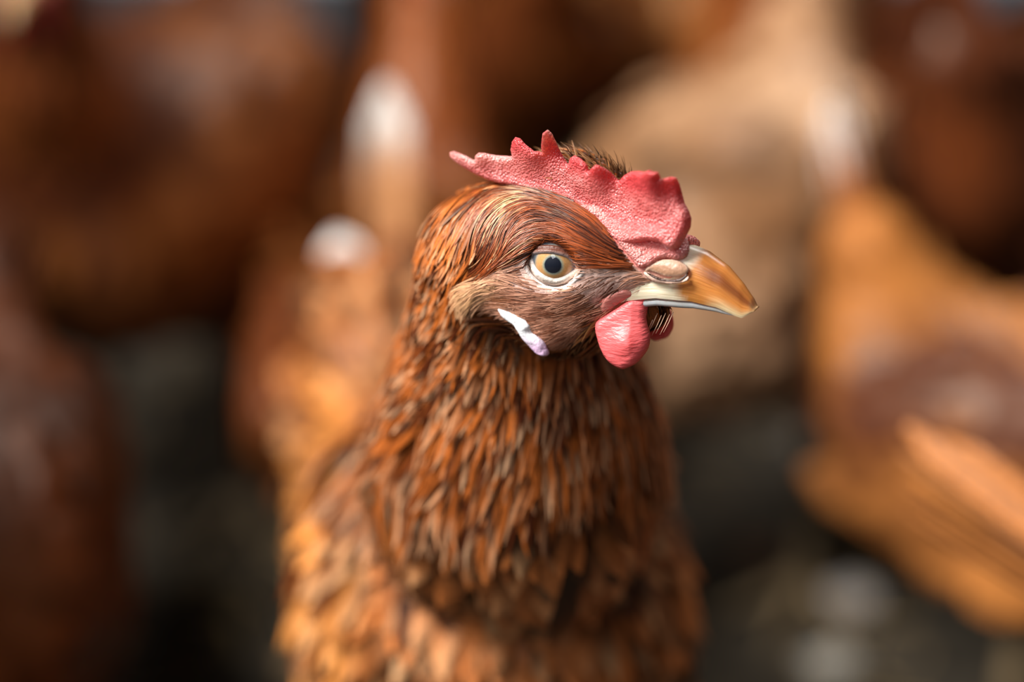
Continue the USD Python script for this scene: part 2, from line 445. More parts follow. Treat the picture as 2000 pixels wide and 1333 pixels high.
def feather_blade(root, d, n, length, width, col, tip, rng, white=0.0, bend=0.15, rows=10):
    """One long flight or tail feather as its own mesh: vane with a raised shaft and real thickness."""
    vs = np.linspace(0, 1, rows); d, n = nrm(A3(*d)), A3(*n); n = nrm(n - d * (n @ d)); s = np.cross(n, d)
    c = root + np.outer(vs * length, d) - np.outer(bend * length * vs ** 2, n)
    prof = np.interp(vs, [0, 0.1, 0.5, 0.85, 0.95, 1], [0.12, 0.5, 0.95, 1.0, 0.75, 0.2]) * width / 2
    th = 0.0006
    up = [c - s * prof[:, None] - n * (prof * 0.25)[:, None], c + n * 0.0012, c + s * prof[:, None] - n * (prof * 0.25)[:, None]]
    V = np.stack(up + [c + s * prof[:, None] - n * (prof * 0.25 + th)[:, None], c - n * 0.0012, c - s * prof[:, None] - n * (prof * 0.25 + th)[:, None]], 1)
    i = np.arange(rows - 1)[:, None] * 6; j = np.arange(6)[None]; j2 = (j + 1) % 6
    q = np.stack([i + j, i + j2, i + 6 + j2, i + 6 + j], -1).reshape(-1, 4)
    w = np.clip((vs - (1 - white)) / max(white * 0.35, 1e-3), 0, 1) if white else vs * 0
    base = A3(*col) * (0.85 + 0.3 * rng.random())
    tint = base[None] * (1 - w[:, None]) + A3(*tip)[None] * w[:, None]
    tint = np.repeat(tint[:, None], 6, 1).reshape(-1, 3)
    fuv = np.stack(np.broadcast_arrays(A3(0, 0.5, 1, 1, 0.5, 0)[None], vs[:, None], rng.random()), -1).reshape(-1, 3)
    return (V.reshape(-1, 3), q), tint, fuv


# ------------------------------------------------------------------ a hen of the flock (local axes: x forward, y left, z up)
RUST, ORANGE, CREAM, DARK = A3(0.15, 0.037, 0.009), A3(0.29, 0.092, 0.022), A3(0.72, 0.50, 0.33), A3(0.060, 0.017, 0.007)


def hen(x, y, heading, label, head=(0.125, 0.0, 0.355), tail=62, white=0.22, coat_a=RUST, coat_b=ORANGE, tail_col=ORANGE, seed=1, lean=0.0, size=1.0, mottle=0.9, group=None, drop=0.022, tail_len=0.074, tail_w=1.0):
    rng = np.random.default_rng(seed)
    c = A3(x, y, 0)          # the middle of the body
    yaw = math.atan2(heading[1], heading[0])
    root = thing("hen", (c[0], c[1], 0.0), label, "hen", group, rz=yaw)
    k, zc = size, 0.215
    Z = lambda x, y, z: A3(x * k, y * k, z - drop)
    head = (head[0], head[1], head[2] - drop)
    R = np.array([[math.cos(lean), 0, math.sin(lean)], [0, 1, 0], [-math.sin(lean), 0, math.cos(lean)]])
    hd = A3(*head) * A3(k, k, 1)
    nb = Z(0.085, 0, 0.235 + 0.09 * math.sin(lean))
    nm = nb * 0.45 + hd * 0.55 + A3(0.008, 0, 0)
    fdir = nrm(A3(hd[0] - nb[0] + 0.02, hd[1] - nb[1], 0.0) + A3(0.03, 0, 0))
    ta = math.radians(tail); td = A3(-math.cos(ta), 0, math.sin(ta))
    rump = Z(-0.098, 0, 0.236 - 0.09 * math.sin(lean))
    prims = [ell(Z(0, 0, zc), (0.118 * k, 0.066 * k, 0.064 * min(k, 1)), R), ell(Z(0.065, 0, 0.207 + 0.06 * math.sin(lean)), (0.058, 0.056, 0.064), k=0.03), ell(Z(-0.02, 0, 0.176), (0.085 * k, 0.058 * k, 0.052 * min(k, 1)), k=0.03),
             cone(rump, rump + td * 0.055, 0.040 * k, 0.017, k=0.035), cone(nb, nm, 0.041 * k, 0.026, k=0.03), cone(nm, hd, 0.026, 0.0175, k=0.012),
             ell(hd + fdir * 0.006, (0.021, 0.0155, 0.016), k=0.008), cone(hd + fdir * 0.015 - A3(0, 0, 0.002), hd + fdir * 0.025 - A3(0, 0, 0.004), 0.0095, 0.005, k=0.006)]
    for s in (-1, 1):
        prims += [cone(Z(-0.005, s * 0.036, 0.175), Z(-0.005, s * 0.040, 0.125), 0.034, 0.015, k=0.02),
                  ell(Z(-0.02, s * 0.054, 0.222), (0.085 * k, 0.014, 0.042), R, k=0.012)]
    lo, hi = [-0.20 * k, -0.11 * k, 0.095], [0.19 * k, 0.11 * k, 0.40]
    V, Fc = surface(prims, *[np.arange(a, b, 0.0075) for a, b in zip(lo, hi)])
    N = grad(prims, V)
    # the lie of the feathers: down the neck, back along the trunk
    NP, TP = prims[4:8], prims[:3]
    neckness = 1 / (1 + np.exp(-(sdf(TP, V) - sdf(NP, V) - 0.006) / 0.006))
    T = np.outer(1 - neckness, A3(-1, 0, -0.12)) + neckness[:, None] * (nb - hd + A3(-0.03, 0, 0))[None] * 8
    tl = np.clip((-(V[:, 0]) - 0.10 * k) / 0.03, 0, 1); T = T * (1 - tl[:, None]) + td[None] * tl[:, None]
    front = np.clip((V[:, 0] - 0.075 * k) / 0.04, 0, 1) * (1 - neckness)
    T = T * (1 - front[:, None]) + A3(-0.25, 0, -1)[None] * front[:, None]
    coat = Coat(V, N, T)
    body_tint = np.tile(coat_a * 0.55, (len(V), 1))
    dh = np.linalg.norm(V - hd - fdir * 0.014, axis=1)
    body_tint = np.where((dh < 0.017)[:, None], A3(0.42, 0.10, 0.08), body_tint)
    put("body", (V, Fc), Mt["body_down"], root, tint=body_tint)
    fc = V[Fc].mean(1)
    face = np.linalg.norm(fc - hd - fdir * 0.016, axis=1) > 0.018
    trunk = sdf(TP, fc) - sdf(NP, fc) < 0.006
    low = fc[:, 2] > 0.118

    def colours(P):
        """Pale and dark feathers grow in patches."""
        m = np.clip((meshkit.fbm(P * 17 + seed * 7.3, 3) - 0.5) * 4.2 * mottle + 0.5 + rng.normal(0, 0.16, len(P)), 0, 1)[:, None]
        return coat_a * (1 - m) + coat_b * m

    P = scatter(V, Fc, trunk & low, 1500, rng)
    P = P[np.argsort(P[:, 0])]     # the front ones lie over the ones behind
    m, t, u = plumes(coat, P, rng.uniform(0.028, 0.044, len(P)), rng.uniform(0.015, 0.022, len(P)), colours(P), rng, rows=5, base=0.0005 + rng.random(len(P)) * 0.003, lift=rng.uniform(0.002, 0.007, len(P)), shape="round", shade=(0.6, 0.9, 1.0, 1.1))
    put("body_plumage", m, Mt["feather"], root, tint=t, fuv=u, kind="stuff")
    P = scatter(V, Fc, ~trunk & face, 900, rng)
    m, t, u = plumes(coat, P, rng.uniform(0.018, 0.034, len(P)), rng.uniform(0.005, 0.008, len(P)), colours(P) * A3(0.95, 0.8, 0.75), rng, rows=5, base=0.0004, lift=rng.uniform(0.001, 0.004, len(P)), shape="lance", shade=(0.5, 0.9, 1.15))
    put("neck_hackle", m, Mt["feather"], root, tint=t, fuv=u, kind="stuff")
    for s in (-1, 1):
        rows = []
        for i in range(11):         # the folded wing: secondaries and primaries side by side
            f = i / 10
            p0 = Z(0.045 - 0.075 * f, s * (0.067 + 0.004 * math.sin(3 * f)), 0.245 - 0.055 * f + 0.02 * (1 - f))
            rows.append(feather_blade(p0, (-1, -s * 0.22, -0.06 + 0.16 * f), (0, s, 0.25), 0.062 + 0.03 * f, 0.021, coat_a * 0.35 + coat_b * 0.5, CREAM, rng, 0, 0.03, 8))
        m, t, u = join(rows)
        put("wing", m, Mt["feather"], root, tint=t, fuv=u, kind="stuff")
    for i, a in enumerate((-3, -2, -1, 0, 1, 2, 3)):
        d = nrm(td + A3(0, a * 0.055, -abs(a) * 0.05) * tail_w)
        m, t, u = feather_blade(rump + td * 0.035 + A3(0, a * 0.0035 * tail_w, 0.006 - abs(a) * 0.003), d, A3(0, -np.sign(a) * 0.45 + 0.01, 0) + A3(-td[2], 0, -td[0]) * 0.9, tail_len - abs(a) * 0.005, 0.026 * max(tail_w, 0.6), tail_col, (0.86, 0.80, 0.74), rng, white, 0.06)
        put("tail_feather", m, Mt["feather"], root, tint=t, fuv=u)
    # head: comb, wattles, beak, eyes
    up, sd = A3(0, 0, 1), nrm(np.cross(A3(0, 0, 1), fdir))
    comb_xy = smoothcurve([(-26, 12), (-30, 24), (-22, 22), (-18, 33), (-12, 24), (-7, 36), (-1, 25), (5, 35), (10, 24), (16, 29), (18, 20), (24, 15), (25, 7), (10, 9), (-8, 12)], 70) * 0.001
    pl = lambda uv: (hd + np.outer(uv[:, 0], fdir) + np.outer(uv[:, 1], up) + np.outer(0.25 * np.maximum(uv[:, 1] - 0.012, 0), sd), np.tile(sd, (len(uv), 1)))
    v, f, _, _ = pillow(comb_xy, 0.003, pl, lambda uv, d: 0.0028, 0.004)
    put("comb", (v, f), Mt["comb"], root, tint=np.tile(A3(0.42, 0.035, 0.035), (len(v), 1)))
    for s in (-1, 1):
        w_xy = smoothcurve([(10, -9), (18, -9), (20, -17), (17, -26), (11, -26), (8, -17)], 36) * 0.001
        pl = lambda uv, s=s: (hd + np.outer(uv[:, 0], fdir) + np.outer(uv[:, 1], up) + s * np.outer(0.005 - 0.15 * uv[:, 1], sd), np.tile(sd, (len(uv), 1)))
        v, f, _, _ = pillow(w_xy, 0.003, pl, lambda uv, d: 0.0018, 0.004)
        put("wattle", (v, f), Mt["comb"], root, tint=np.tile(A3(0.45, 0.04, 0.04), (len(v), 1)))
        ec = hd + fdir * 0.008 + sd * s * 0.0125 + up * 0.003
        v, f, D = ball(ec, (0.0052,) * 3, n=12)
        ca = D @ (sd * s)
        put("eye", (v, f), Mt["eyeball"], root, tint=np.where((ca > 0.93)[:, None], A3(0.01, 0.01, 0.015), np.where((ca > 0.7)[:, None], A3(0.50, 0.27, 0.08), A3(0.5, 0.35, 0.3))))
    bp = [hd + fdir * x * 0.001 + up * z * 0.001 for x, z in ((20, -2), (28, -1.5), (35, -3.5), (41, -8), (43, -11))]
    v, f = tube(bp, np.array([7.0, 6.2, 4.6, 2.4, 0.6]) * 0.001, 12)
    put("beak", (v, f), Mt["horn"], root, tint=np.tile(A3(0.55, 0.35, 0.17), (len(v), 1)), fuv=v * 60)
    for s in (-1, 1):
        put("leg", leg_mesh((-0.005, s * 0.040, 0.135), (0.006, s * 0.042, 0.0), 0.0), Mt["leg_scale"], root)
    return root


# ------------------------------------------------------------------ the setting
def ground():
    xs = np.concatenate([np.linspace(-2.4, -0.8, 14), np.linspace(-0.75, 0.9, 110), np.linspace(0.95, 2.4, 14)])
    ys = np.concatenate([np.linspace(-0.8, 0.5, 12), np.linspace(0.55, 2.36, 120)])
    X, Y = np.meshgrid(xs, ys, indexing="ij")
    Zv = (meshkit.fbm(np.stack([X * 9, Y * 9, X * 0], -1), 4) - 0.5) * 0.014 - 0.004
    i, j = np.meshgrid(np.arange(len(xs) - 1), np.arange(len(ys) - 1), indexing="ij")
    k = i * len(ys) + j
    q = np.stack([k, k + len(ys), k + len(ys) + 1, k + 1], -1).reshape(-1, 4)
    return np.stack([X, Y, Zv], -1).reshape(-1, 3), q


put("floor", ground(), Mt["dirt"], kind="structure", label="dark trodden earth floor of the hen pen")
wall = UsdGeom.Xform.Define(stage, "/World/wall_back").GetPrim()
tag(wall, "weathered dark board wall behind the flock", kind="structure")
import trimesh
side = UsdGeom.Xform.Define(stage, "/World/shade_partition").GetPrim()  # added boards beside the view, blocking light from the left hens
tag(side, "low dark board partition added to shade the left of the flock", kind="structure")
for i in range(5):
    b = trimesh.creation.box([0.022, 2.0, 0.145]); b.apply_translation([-0.50 + 0.003 * (i % 2), 1.36, 0.075 + i * 0.15])
    put("board", b, Mt["old_wood"], side, smooth=False)
for i in range(9):
    b = trimesh.creation.box([4.8, 0.022, 0.145]); b.apply_translation([0, 2.40 + 0.003 * (i % 2), 0.075 + i * 0.15])
    put("board", b, Mt["old_wood"], wall, smooth=False)

# ------------------------------------------------------------------ the hen in front
rng = np.random.default_rng(77)
YAW = math.radians(27)
F, L, U = A3(math.cos(YAW), -math.sin(YAW), 0), A3(-math.sin(YAW), -math.cos(YAW), 0), A3(0, 0, 1)
EYE = at(1080, 518, 0.560)
O = EYE - 0.0135 * L                       # the middle of the head, between the eyes
HR = np.stack([F, L, U])


def H(f, l, u):
    return O + (f * F + l * L + u * U) * 0.001


def to_head(X):
    return ((X - O) @ HR.T) * 1000


def mirror(X, only_far=True):
    l = (X - O) @ L
    s = np.where(l < 0, 2 * l, 0) if only_far else 2 * l
    return X - s[..., None] * L


def pix(X):
    v = X - CAM; d = v @ CF
    return np.stack([1000 + KPX * (v @ CR) / d, 666.5 - KPX * (v @ CU) / d], -1)


hell = lambda c, r, k=0.006: ell(H(*c), A3(*r) * 0.001, HR, k)
hcone = lambda a, b, r1, r2, k=0.006: cone(H(*a), H(*b), r1 * 0.001, r2 * 0.001, k)
EN = nrm(0.93 * L + 0.30 * F + 0.10 * U)   # the way the near eye looks
EC, ER = EYE - EN * 0.0064, 0.0067
ECF = mirror(EC, False)
# head
head_prims = [
    hell((-6, 0, 0), (23, 13, 14)), hell((-19, 0, -7), (19, 14.5, 16), 0.008), hell((-5, 0, -9), (19, 13, 12.5), 0.006), hell((-3, -5, 12), (14, 7, 8), 0.006),
    hcone((5, 0, 0), (25, 0, -1.0), 10.5, 5.8), hcone((-4, 0, -14), (18, 0, -11.5), 8.5, 3.6), hell((-4, 0, -16), (11, 8, 8), 0.006),
    
    hcone((-13, 9, -6), (-4, 9, -19), 4.5, 3.5, 0.004), hcone((-13, -9, -6), (-4, -9, -19), 4.5, 3.5, 0.004)]
# neck, breast, trunk
nk = [at(945, 490, .590), at(968, 600, .600), at(992, 700, .615), at(1010, 800, .629), at(1012, 890, .645), at(1008, 970, .664)]
nr = [0.0125, 0.0160, 0.0230, 0.0295, 0.0335, 0.0325]
neck_prims = [cone(nk[i], nk[i + 1], nr[i], nr[i + 1], 0.010) for i in range(5)]
breast = at(965, 1190, .728); trunk_c = at(925, 1010, .840); rump_c = at(770, 740, .895)
ax = nrm((breast - trunk_c) * A3(1, 1, 0)); axs = np.cross(U, ax)
TRR = np.stack([ax, axs, U])
body_prims = [ell(trunk_c - U * 0.012, (0.115, 0.057, 0.070), TRR, 0.02), ell(breast, (0.056, 0.056, 0.064), TRR, 0.03), cone(at(1003, 960, .686), breast, 0.027, 0.050, 0.012),
              ell(trunk_c - U * 0.05 + ax * 0.01, (0.085, 0.044, 0.05), TRR, 0.02), cone(rump_c, at(700, 610, .912), 0.042, 0.020, 0.03)]
wing_l = [at(735, 955, .715), at(742, 1130, .718), at(780, 1400, .745)]
wing_r = [at(1215, 1010, .77), at(1230, 1180, .77), at(1200, 1400, .79)]
body_prims += [cone(wing_l[0], wing_l[1], .0165, .021, .004), cone(wing_l[1], wing_l[2], .021, .025, .004), cone(wing_r[0], wing_r[1], .011, .0145, .010), cone(wing_r[1], wing_r[2], .0145, .02, .010)]
for s in (-1, 1):
    hp = trunk_c * A3(1, 1, 0) + axs * s * 0.026
    body_prims.append(cone(hp + U * 0.16, hp + U * 0.115, 0.026, 0.013, 0.015))
head_prims += [("cone", EC, EC + EN * 0.0003, ER + 0.0001, ER + 0.0001, 0.0008, "cut"), ("cone", ECF, ECF + 0.0001 * U, ER + 0.0001, ER + 0.0001, 0.0008, "cut"),
               ("cone", EC + EN * 0.003, EC + EN * 0.016, 0.0054, 0.0062, 0.0012, "cut"), ("cone", mirror(EC + EN * 0.003, False), mirror(EC + EN * 0.016, False), 0.0054, 0.0062, 0.0012, "cut")]
allp = body_prims + neck_prims + head_prims
hb = to_head(np.zeros((1, 3)))
fx = (O[0] - 0.046, O[0] + 0.032, 0.0010); fy = (O[1] - 0.034, O[1] + 0.030, 0.0010); fz = (O[2] - 0.034, O[2] + 0.026, 0.0010)
MV, MF = surface(allp, axis_steps(-0.16, 0.12, 0.0035, fx), axis_steps(0.49, 0.98, 0.0035, fy), axis_steps(0.07, 0.405, 0.0035, fz))
MN = grad(allp, MV)
BASE = A3(trunk_c[0], trunk_c[1], 0)
hero = thing("hen", BASE, "red-brown hen in sharp focus in front, pink floppy comb, pale eye and beak turned right", "hen")
TREE = cKDTree(MV)


def mput(name, mesh, mt, parent=None, **k):
    v, f = mesh
    return put(name, (v - BASE, f), Mt[mt], parent or hero, **k)


def hit(px, py, prims=None, d0=0.5):
    """Where the line of sight of a pixel meets the hen."""
    r = nrm(ray(px, py)); t = np.full(r.shape[:-1], d0); pr = prims or allp
    best, bt = np.full(t.shape, 9.0), t.copy()
    for _ in range(60):
        e = sdf(pr, CAM + r * t[..., None])
        bt = np.where(np.abs(e) < best, t, bt); best = np.minimum(best, np.abs(e))
        t = np.minimum(t + np.clip(e, -0.01, 0.03) * 0.9, 0.75)
    X = CAM + r * bt[..., None]
    far = best > 2e-4           # past the outline: the nearest place on the hen
    if far.any():
        Y = X[far]
        for _ in range(6):
            Y = Y - grad(pr, Y) * sdf(pr, Y)[:, None]
        X[far] = Y
    return X


z1 = lambda *q: [(800 + x / 2.836, 230 + y / 2.836) for x, y in q]
z5 = lambda *q: [(900 + x / 4.9375, 450 + y / 4.9375) for x, y in q]
# how the small feathers of the head lie (each line runs from feather root to tip)
guides = [z1((1190, 760), (1050, 640), (950, 570), (850, 520), (750, 490), (650, 500), (580, 550), (530, 630), (510, 720)),
          z1((1200, 790), (1050, 740), (950, 690), (850, 640), (740, 625), (650, 660), (590, 710), (540, 770)),
          z1((1210, 820), (1100, 790), (1000, 760), (900, 730), (800, 705), (700, 715), (620, 755), (540, 800)),
          z1((1120, 640), (1050, 570), (950, 510), (850, 470), (760, 450), (650, 440), (560, 465), (480, 530), (430, 620)),
          z1((760, 440), (660, 400), (560, 390), (470, 420), (380, 490), (320, 580), (290, 680)),
          z1((480, 370), (380, 390), (280, 450), (200, 540), (150, 640), (120, 740)),
          z1((400, 360), (280, 410), (170, 500), (110, 600), (80, 700)),
          z1((520, 700), (470, 800), (420, 870), (360, 960)), z1((300, 680), (260, 800), (220, 900), (190, 1020)), z1((120, 740), (90, 850), (60, 1000), (40, 1150)),
          z5((1580, 420), (1400, 480), (1250, 560), (1100, 620), (950, 640), (800, 640), (650, 590), (520, 500), (420, 440)),
          z5((1580, 350), (1450, 350), (1300, 330), (1180, 320)), z5((680, 240), (560, 300), (450, 350), (380, 380)),
          z5((640, 380), (520, 400), (430, 390)), z5((650, 520), (500, 470), (330, 450), (180, 470)), z5((700, 620), (500, 600), (330, 570), (180, 560)), z5((760, 680), (600, 680), (430, 670), (300, 660)),
          z5((1500, 520), (1350, 640), (1150, 720), (950, 760), (750, 760), (560, 760)), z5((1400, 780), (1200, 830), (1000, 880), (800, 900), (660, 890)), z5((1300, 880), (1100, 960), (900, 1040), (760, 1080)),
          z5((1250, 950), (1100, 1080), (980, 1200), (900, 1320)), z5((1500, 830), (1400, 900), (1330, 1000)),
          [(1275, 610), (1290, 630), (1285, 680), (1270, 740)],
          [(870, 640), (835, 720), (790, 810), (755, 900)], [(950, 660), (910, 760), (880, 850), (850, 950)], [(1010, 700), (1000, 800), (985, 900), (960, 1000)], [(1100, 740), (1110, 830), (1115, 920), (1105, 1000)],
          [(1200, 720), (1215, 800), (1225, 880), (1220, 960)], [(820, 520), (800, 600), (775, 680), (745, 780)], [(1270, 760), (1277, 840), (1280, 920), (1270, 1000)],
          [(1000, 1060), (1000, 1150), (995, 1300)], [(1150, 1020), (1165, 1150), (1160, 1300)], [(860, 1060), (850, 1180), (845, 1320)]]
gp, gt = [], []
for g in guides:
    g = np.array(g); s = np.linspace(0, len(g) - 1, len(g) * 4)
    g = np.stack([np.interp(s, np.arange(len(g)), g[:, i]) for i in (0, 1)], 1)
    h = hit(g[:, 0], g[:, 1]); t = nrm(np.gradient(h, axis=0))
    ok = np.abs(sdf(allp, h)) < 1e-3
    gp.append(h[ok]); gt.append(t[ok])
gp, gt = np.vstack(gp), np.vstack(gt)
HM = mirror(MV)
in_head = np.linalg.norm(MV - O, axis=1) < 0.055
Q = np.where(in_head[:, None], HM, MV)
gd, gi = cKDTree(gp).query(Q, 8)
gw = np.exp(-(gd / 0.004) ** 2) + 1e-4 * np.exp(-(gd / 0.02) ** 2)
gT = (gt[gi] * gw[..., None]).sum(1)
gl = np.where(in_head & ((MV - O) @ L < 0), (gT @ L), 0)
gT = gT - 2 * gl[:, None] * L
Tdef = np.tile(A3(0, 0, -1.0), (len(MV), 1))
back = np.clip((MV[:, 1] - (breast[1] + 0.01)) / 0.05, 0, 1) * np.clip((0.33 - MV[:, 2]) / 0.02, 0, 1)
Tdef = Tdef * (1 - back[:, None]) + (-ax + A3(0, 0, -0.25))[None] * back[:, None]
wsum = gw.sum(1, keepdims=True)
conf = np.clip(wsum / 0.02, 0, 1)
MT = nrm(gT / np.maximum(wsum, 1e-9)) * conf + Tdef * (1 - conf)
coat = Coat(MV, MN, MT)

# bare and feathered parts of the head, outlined on its near side and the same on the far side
BARE = Polygon([(1090, 375), (1150, 415), (1185, 442), (1205, 478), (1225, 500), (1240, 522), (1262, 548), (1290, 565), (1480, 640), (1480, 420), (1300, 380)])
BROW = Polygon([(900, 330), (1060, 372), (1185, 442), (1228, 502), (1242, 528), (1180, 518), (1130, 500), (1085, 484), (1040, 484), (1008, 505), (975, 532), (935, 545), (900, 640), (850, 640), (840, 560), (850, 420)])
LID = Polygon(smoothcurve([(1024, 504), (1060, 493), (1105, 498), (1135, 524), (1130, 548), (1090, 565), (1050, 553), (1025, 525)], 40))
FACE = Polygon([(975, 530), (1008, 503), (1040, 484), (1085, 484), (1130, 500), (1242, 525), (1290, 565), (1215, 592), (1180, 612), (1152, 652), (1068, 705), (1045, 660), (1000, 622), (960, 600), (922, 575), (925, 540)])
LORE = Polygon([(1120, 498), (1240, 528), (1285, 562), (1215, 585), (1170, 600), (1130, 565)])


def inside(poly, X):
    p = pix(mirror(X))
    return shapely.contains(poly, shapely.points(p)) & (np.linalg.norm(X - O, axis=-1) < 0.056)


hq = to_head(mirror(MV))
g3 = lambda c, s: np.exp(-(((hq - A3(*c)) / A3(*s)) ** 2).sum(1))[:, None]
tint = np.tile(A3(0.085, 0.026, 0.010), (len(MV), 1))
ish = (np.linalg.norm(MV - O, axis=1) < 0.06)[:, None]


def paint(t, col, w):
    w = np.clip(w, 0, 1) * ish
    return t * (1 - w) + A3(*col) * w


tint = paint(tint, (0.40, 0.20, 0.14), 1.3 * g3((4, 12, -4), (16, 9, 9)))
tint = paint(tint, (0.74, 0.50, 0.43), 1.4 * g3((8, 10, -2), (11, 9, 6)))
tint = paint(tint, (0.74, 0.50, 0.43), 1.4 * g3((-5, 12, -3), (9, 9, 6)))
tint = paint(tint, (0.62, 0.15, 0.13), inside(BARE, MV)[:, None] * 1.0)
tint = paint(tint, (0.55, 0.14, 0.11), 1.4 * g3((12, 7, -10), (4, 5, 3)))
tint = paint(tint, (0.70, 0.46, 0.36), 1.2 * g3((22, 6, -3), (5, 4, 3)))
mput("body", (MV, MF), "skin", tint=tint)

fcen = MV[MF].mean(1)
fin = {n: inside(p, fcen) for n, p in (("bare", BARE), ("brow", BROW), ("lid", LID), ("face", FACE), ("lore", LORE))}
nearh = np.linalg.norm(fcen - O, axis=1)
hf = to_head(mirror(fcen))
crown_far = (hf[:, 2] > 8) & (hf[:, 0] < 14) & (hf[:, 0] > -30)


def pick(P, poly):
    return inside(poly, P)


def mixcol(P, a, b, scale, contrast=3.0, noise=0.15, r=rng):
    m = np.clip((meshkit.fbm(P * scale, 3) - 0.5) * contrast + 0.5 + r.normal(0, noise, len(P)), 0, 1)[:, None]
    return A3(*a) * (1 - m) + A3(*b) * m


# --- fine feathers of brow and crown
P = scatter(MV, MF, ((fin["brow"] | (crown_far & ~fin["face"])) & ~fin["bare"] & ~fin["lid"]).astype(float), 17000, rng)
q = pix(mirror(P)); hp_ = to_head(mirror(P))
col = mixcol(P, (0.040, 0.008, 0.003), (0.29, 0.060, 0.014), 330, 3.2, 0.28)
cream = np.exp(-(((q[:, 0] - 1046) / 40) ** 2 + ((q[:, 1] - 392) / 11) ** 2))[:, None] * (rng.random(len(P)) < 0.35)[:, None]
streak = (rng.random(len(P)) < 0.07)[:, None] * np.exp(-((q[:, 0] - 1000) / 110) ** 2)[:, None]
col = col * (1 - 0.9 * cream) + A3(0.78, 0.50, 0.24) * 0.9 * cream
col = col * (1 - 0.7 * streak) + A3(0.75, 0.47, 0.25) * 0.7 * streak
m, t, u = plumes(coat, P, rng.uniform(0.008, 0.0155, len(P)), rng.uniform(0.0002, 0.00046, len(P)), col, rng, rows=8, swing=0.07, base=rng.uniform(0.0001, 0.0009, len(P)), lift=rng.uniform(0.0002, 0.0012, len(P)), shape="hair", camber=0.5, shade=(0.7, 0.95, 1.1, 1.25))
mput("crown_feathers", m, "strand", tint=t, fuv=u, kind="stuff", label="sleek dark red-brown feathers arching over the eye, with cream streaks")
# the ruffled ones behind the comb
P = scatter(MV, MF, ((hf[:, 2] > 12) & (hf[:, 0] < 12) & (hf[:, 0] > -12) & ((fcen - O) @ L < 0.001)).astype(float), 620, rng)
col = mixcol(P, (0.030, 0.012, 0.006), (0.30, 0.13, 0.05), 500, 4, 0.35)
m, t, u = plumes(coat, P, rng.uniform(0.003, 0.0065, len(P)), rng.uniform(0.0004, 0.0009, len(P)), col, rng, rows=5, swing=0.35, lift=rng.uniform(0.0015, 0.0045, len(P)), curl=1.0, shape="hair", camber=0.5)
mput("crest", m, "strand", tint=t, fuv=u, kind="stuff", label="short ruffled dark feathers behind the comb")
# --- hair-like feathers of the face
P = scatter(MV, MF, (fin["face"] & ~fin["lid"]) * np.where(fin["lore"], 0.6, 1.0), 7600, rng)
q = pix(mirror(P))
ear = np.exp(-(((q[:, 0] - 945) / 38) ** 2 + ((q[:, 1] - 560) / 40) ** 2))
pale = np.exp(-(((q[:, 0] - 1010) / 45) ** 2 + ((q[:, 1] - 530) / 22) ** 2))
low = np.clip((q[:, 1] - 590) / 60, 0, 1)
er_ = np.sqrt(((q[:, 0] - 1080) / 62) ** 2 + ((q[:, 1] - 525) / 46) ** 2)
around = np.clip((2.0 - er_) / 1.0, 0, 1)
drop = rng.random(len(P)) < np.maximum(0.82 * around, 0.5 * pale + 0.80 * pick(P, LORE))
P, q, ear, low, around = P[~drop], q[~drop], ear[~drop], low[~drop], around[~drop]
col = mixcol(P, (0.22, 0.072, 0.036), (0.70, 0.35, 0.23), 450, 3.2, 0.3)
col = col * (1 - 0.65 * ear[:, None]) + A3(0.66, 0.40, 0.19) * 0.65 * ear[:, None]
lo = pick(P, LORE)
nlobe = np.exp(-((shapely.distance(shapely.LineString([(990, 610), (1030, 640), (1055, 690)]), shapely.points(q)) - 12) / 8) ** 2)
col[lo] = mixcol(P[lo], (0.13, 0.05, 0.032), (0.75, 0.46, 0.36), 500, 3.5, 0.35)
col = col * (1 - 0.35 * around[:, None]) + A3(0.45, 0.24, 0.17) * 0.35 * around[:, None]
m, t, u = plumes(coat, P, rng.uniform(0.0035, 0.007, len(P)) * (1 + 0.5 * ear - 0.25 * lo + 0.1 * nlobe), rng.uniform(0.0002, 0.00042, len(P)) * (1 + 0.4 * ear), col, rng, rows=6, swing=0.16, base=rng.uniform(0, 0.0004, len(P)) + 0.0012 * ear + 0.0006 * nlobe, lift=rng.uniform(0.0002, 0.0009, len(P)) + 0.0022 * ear, shape="hair", camber=0.5, shade=(0.75, 1.0, 1.15))
mput("face_feathers", m, "strand", tint=t, fuv=u, kind="stuff", label="short hair-like brown feathers on the pink cheek and lore")
# --- hackle: small on the nape, long and pointed on the cape
cape_y = np.interp(pix(fcen)[:, 0], [700, 760, 850, 950, 1050, 1150, 1250, 1320], [790, 850, 905, 920, 900, 850, 790, 740])
neckf = (nearh > 0.020) & (fcen[:, 2] > 0.24) & ~fin["face"] & ~fin["bare"] & (pix(fcen)[:, 1] < cape_y) & (fcen[:, 1] < 0.70)
P = scatter(MV, MF, (neckf & ~(fin["brow"] & (pix(mirror(fcen))[:, 0] > 940))) * np.clip(1.6 - (0.37 - fcen[:, 2]) / 0.06, 0.7, 1.6), 12000, rng)
P = P[np.argsort(P[:, 2])]
dn = np.clip((O[2] + 0.004 - P[:, 2]) / 0.075, 0, 1)
col = mixcol(P, (0.070, 0.013, 0.003), (0.42, 0.108, 0.018), 160, 3.4, 0.32)
Ln = 0.009 + 0.024 * dn ** 1.1 + rng.uniform(-0.001, 0.003, len(P)); Wn = 0.0009 + 0.0014 * dn + rng.uniform(-0.0003, 0.0006, len(P))
tipm = np.clip(rng.normal(0.08 + 0.10 * dn, 0.36, len(P)), 0, 0.9)
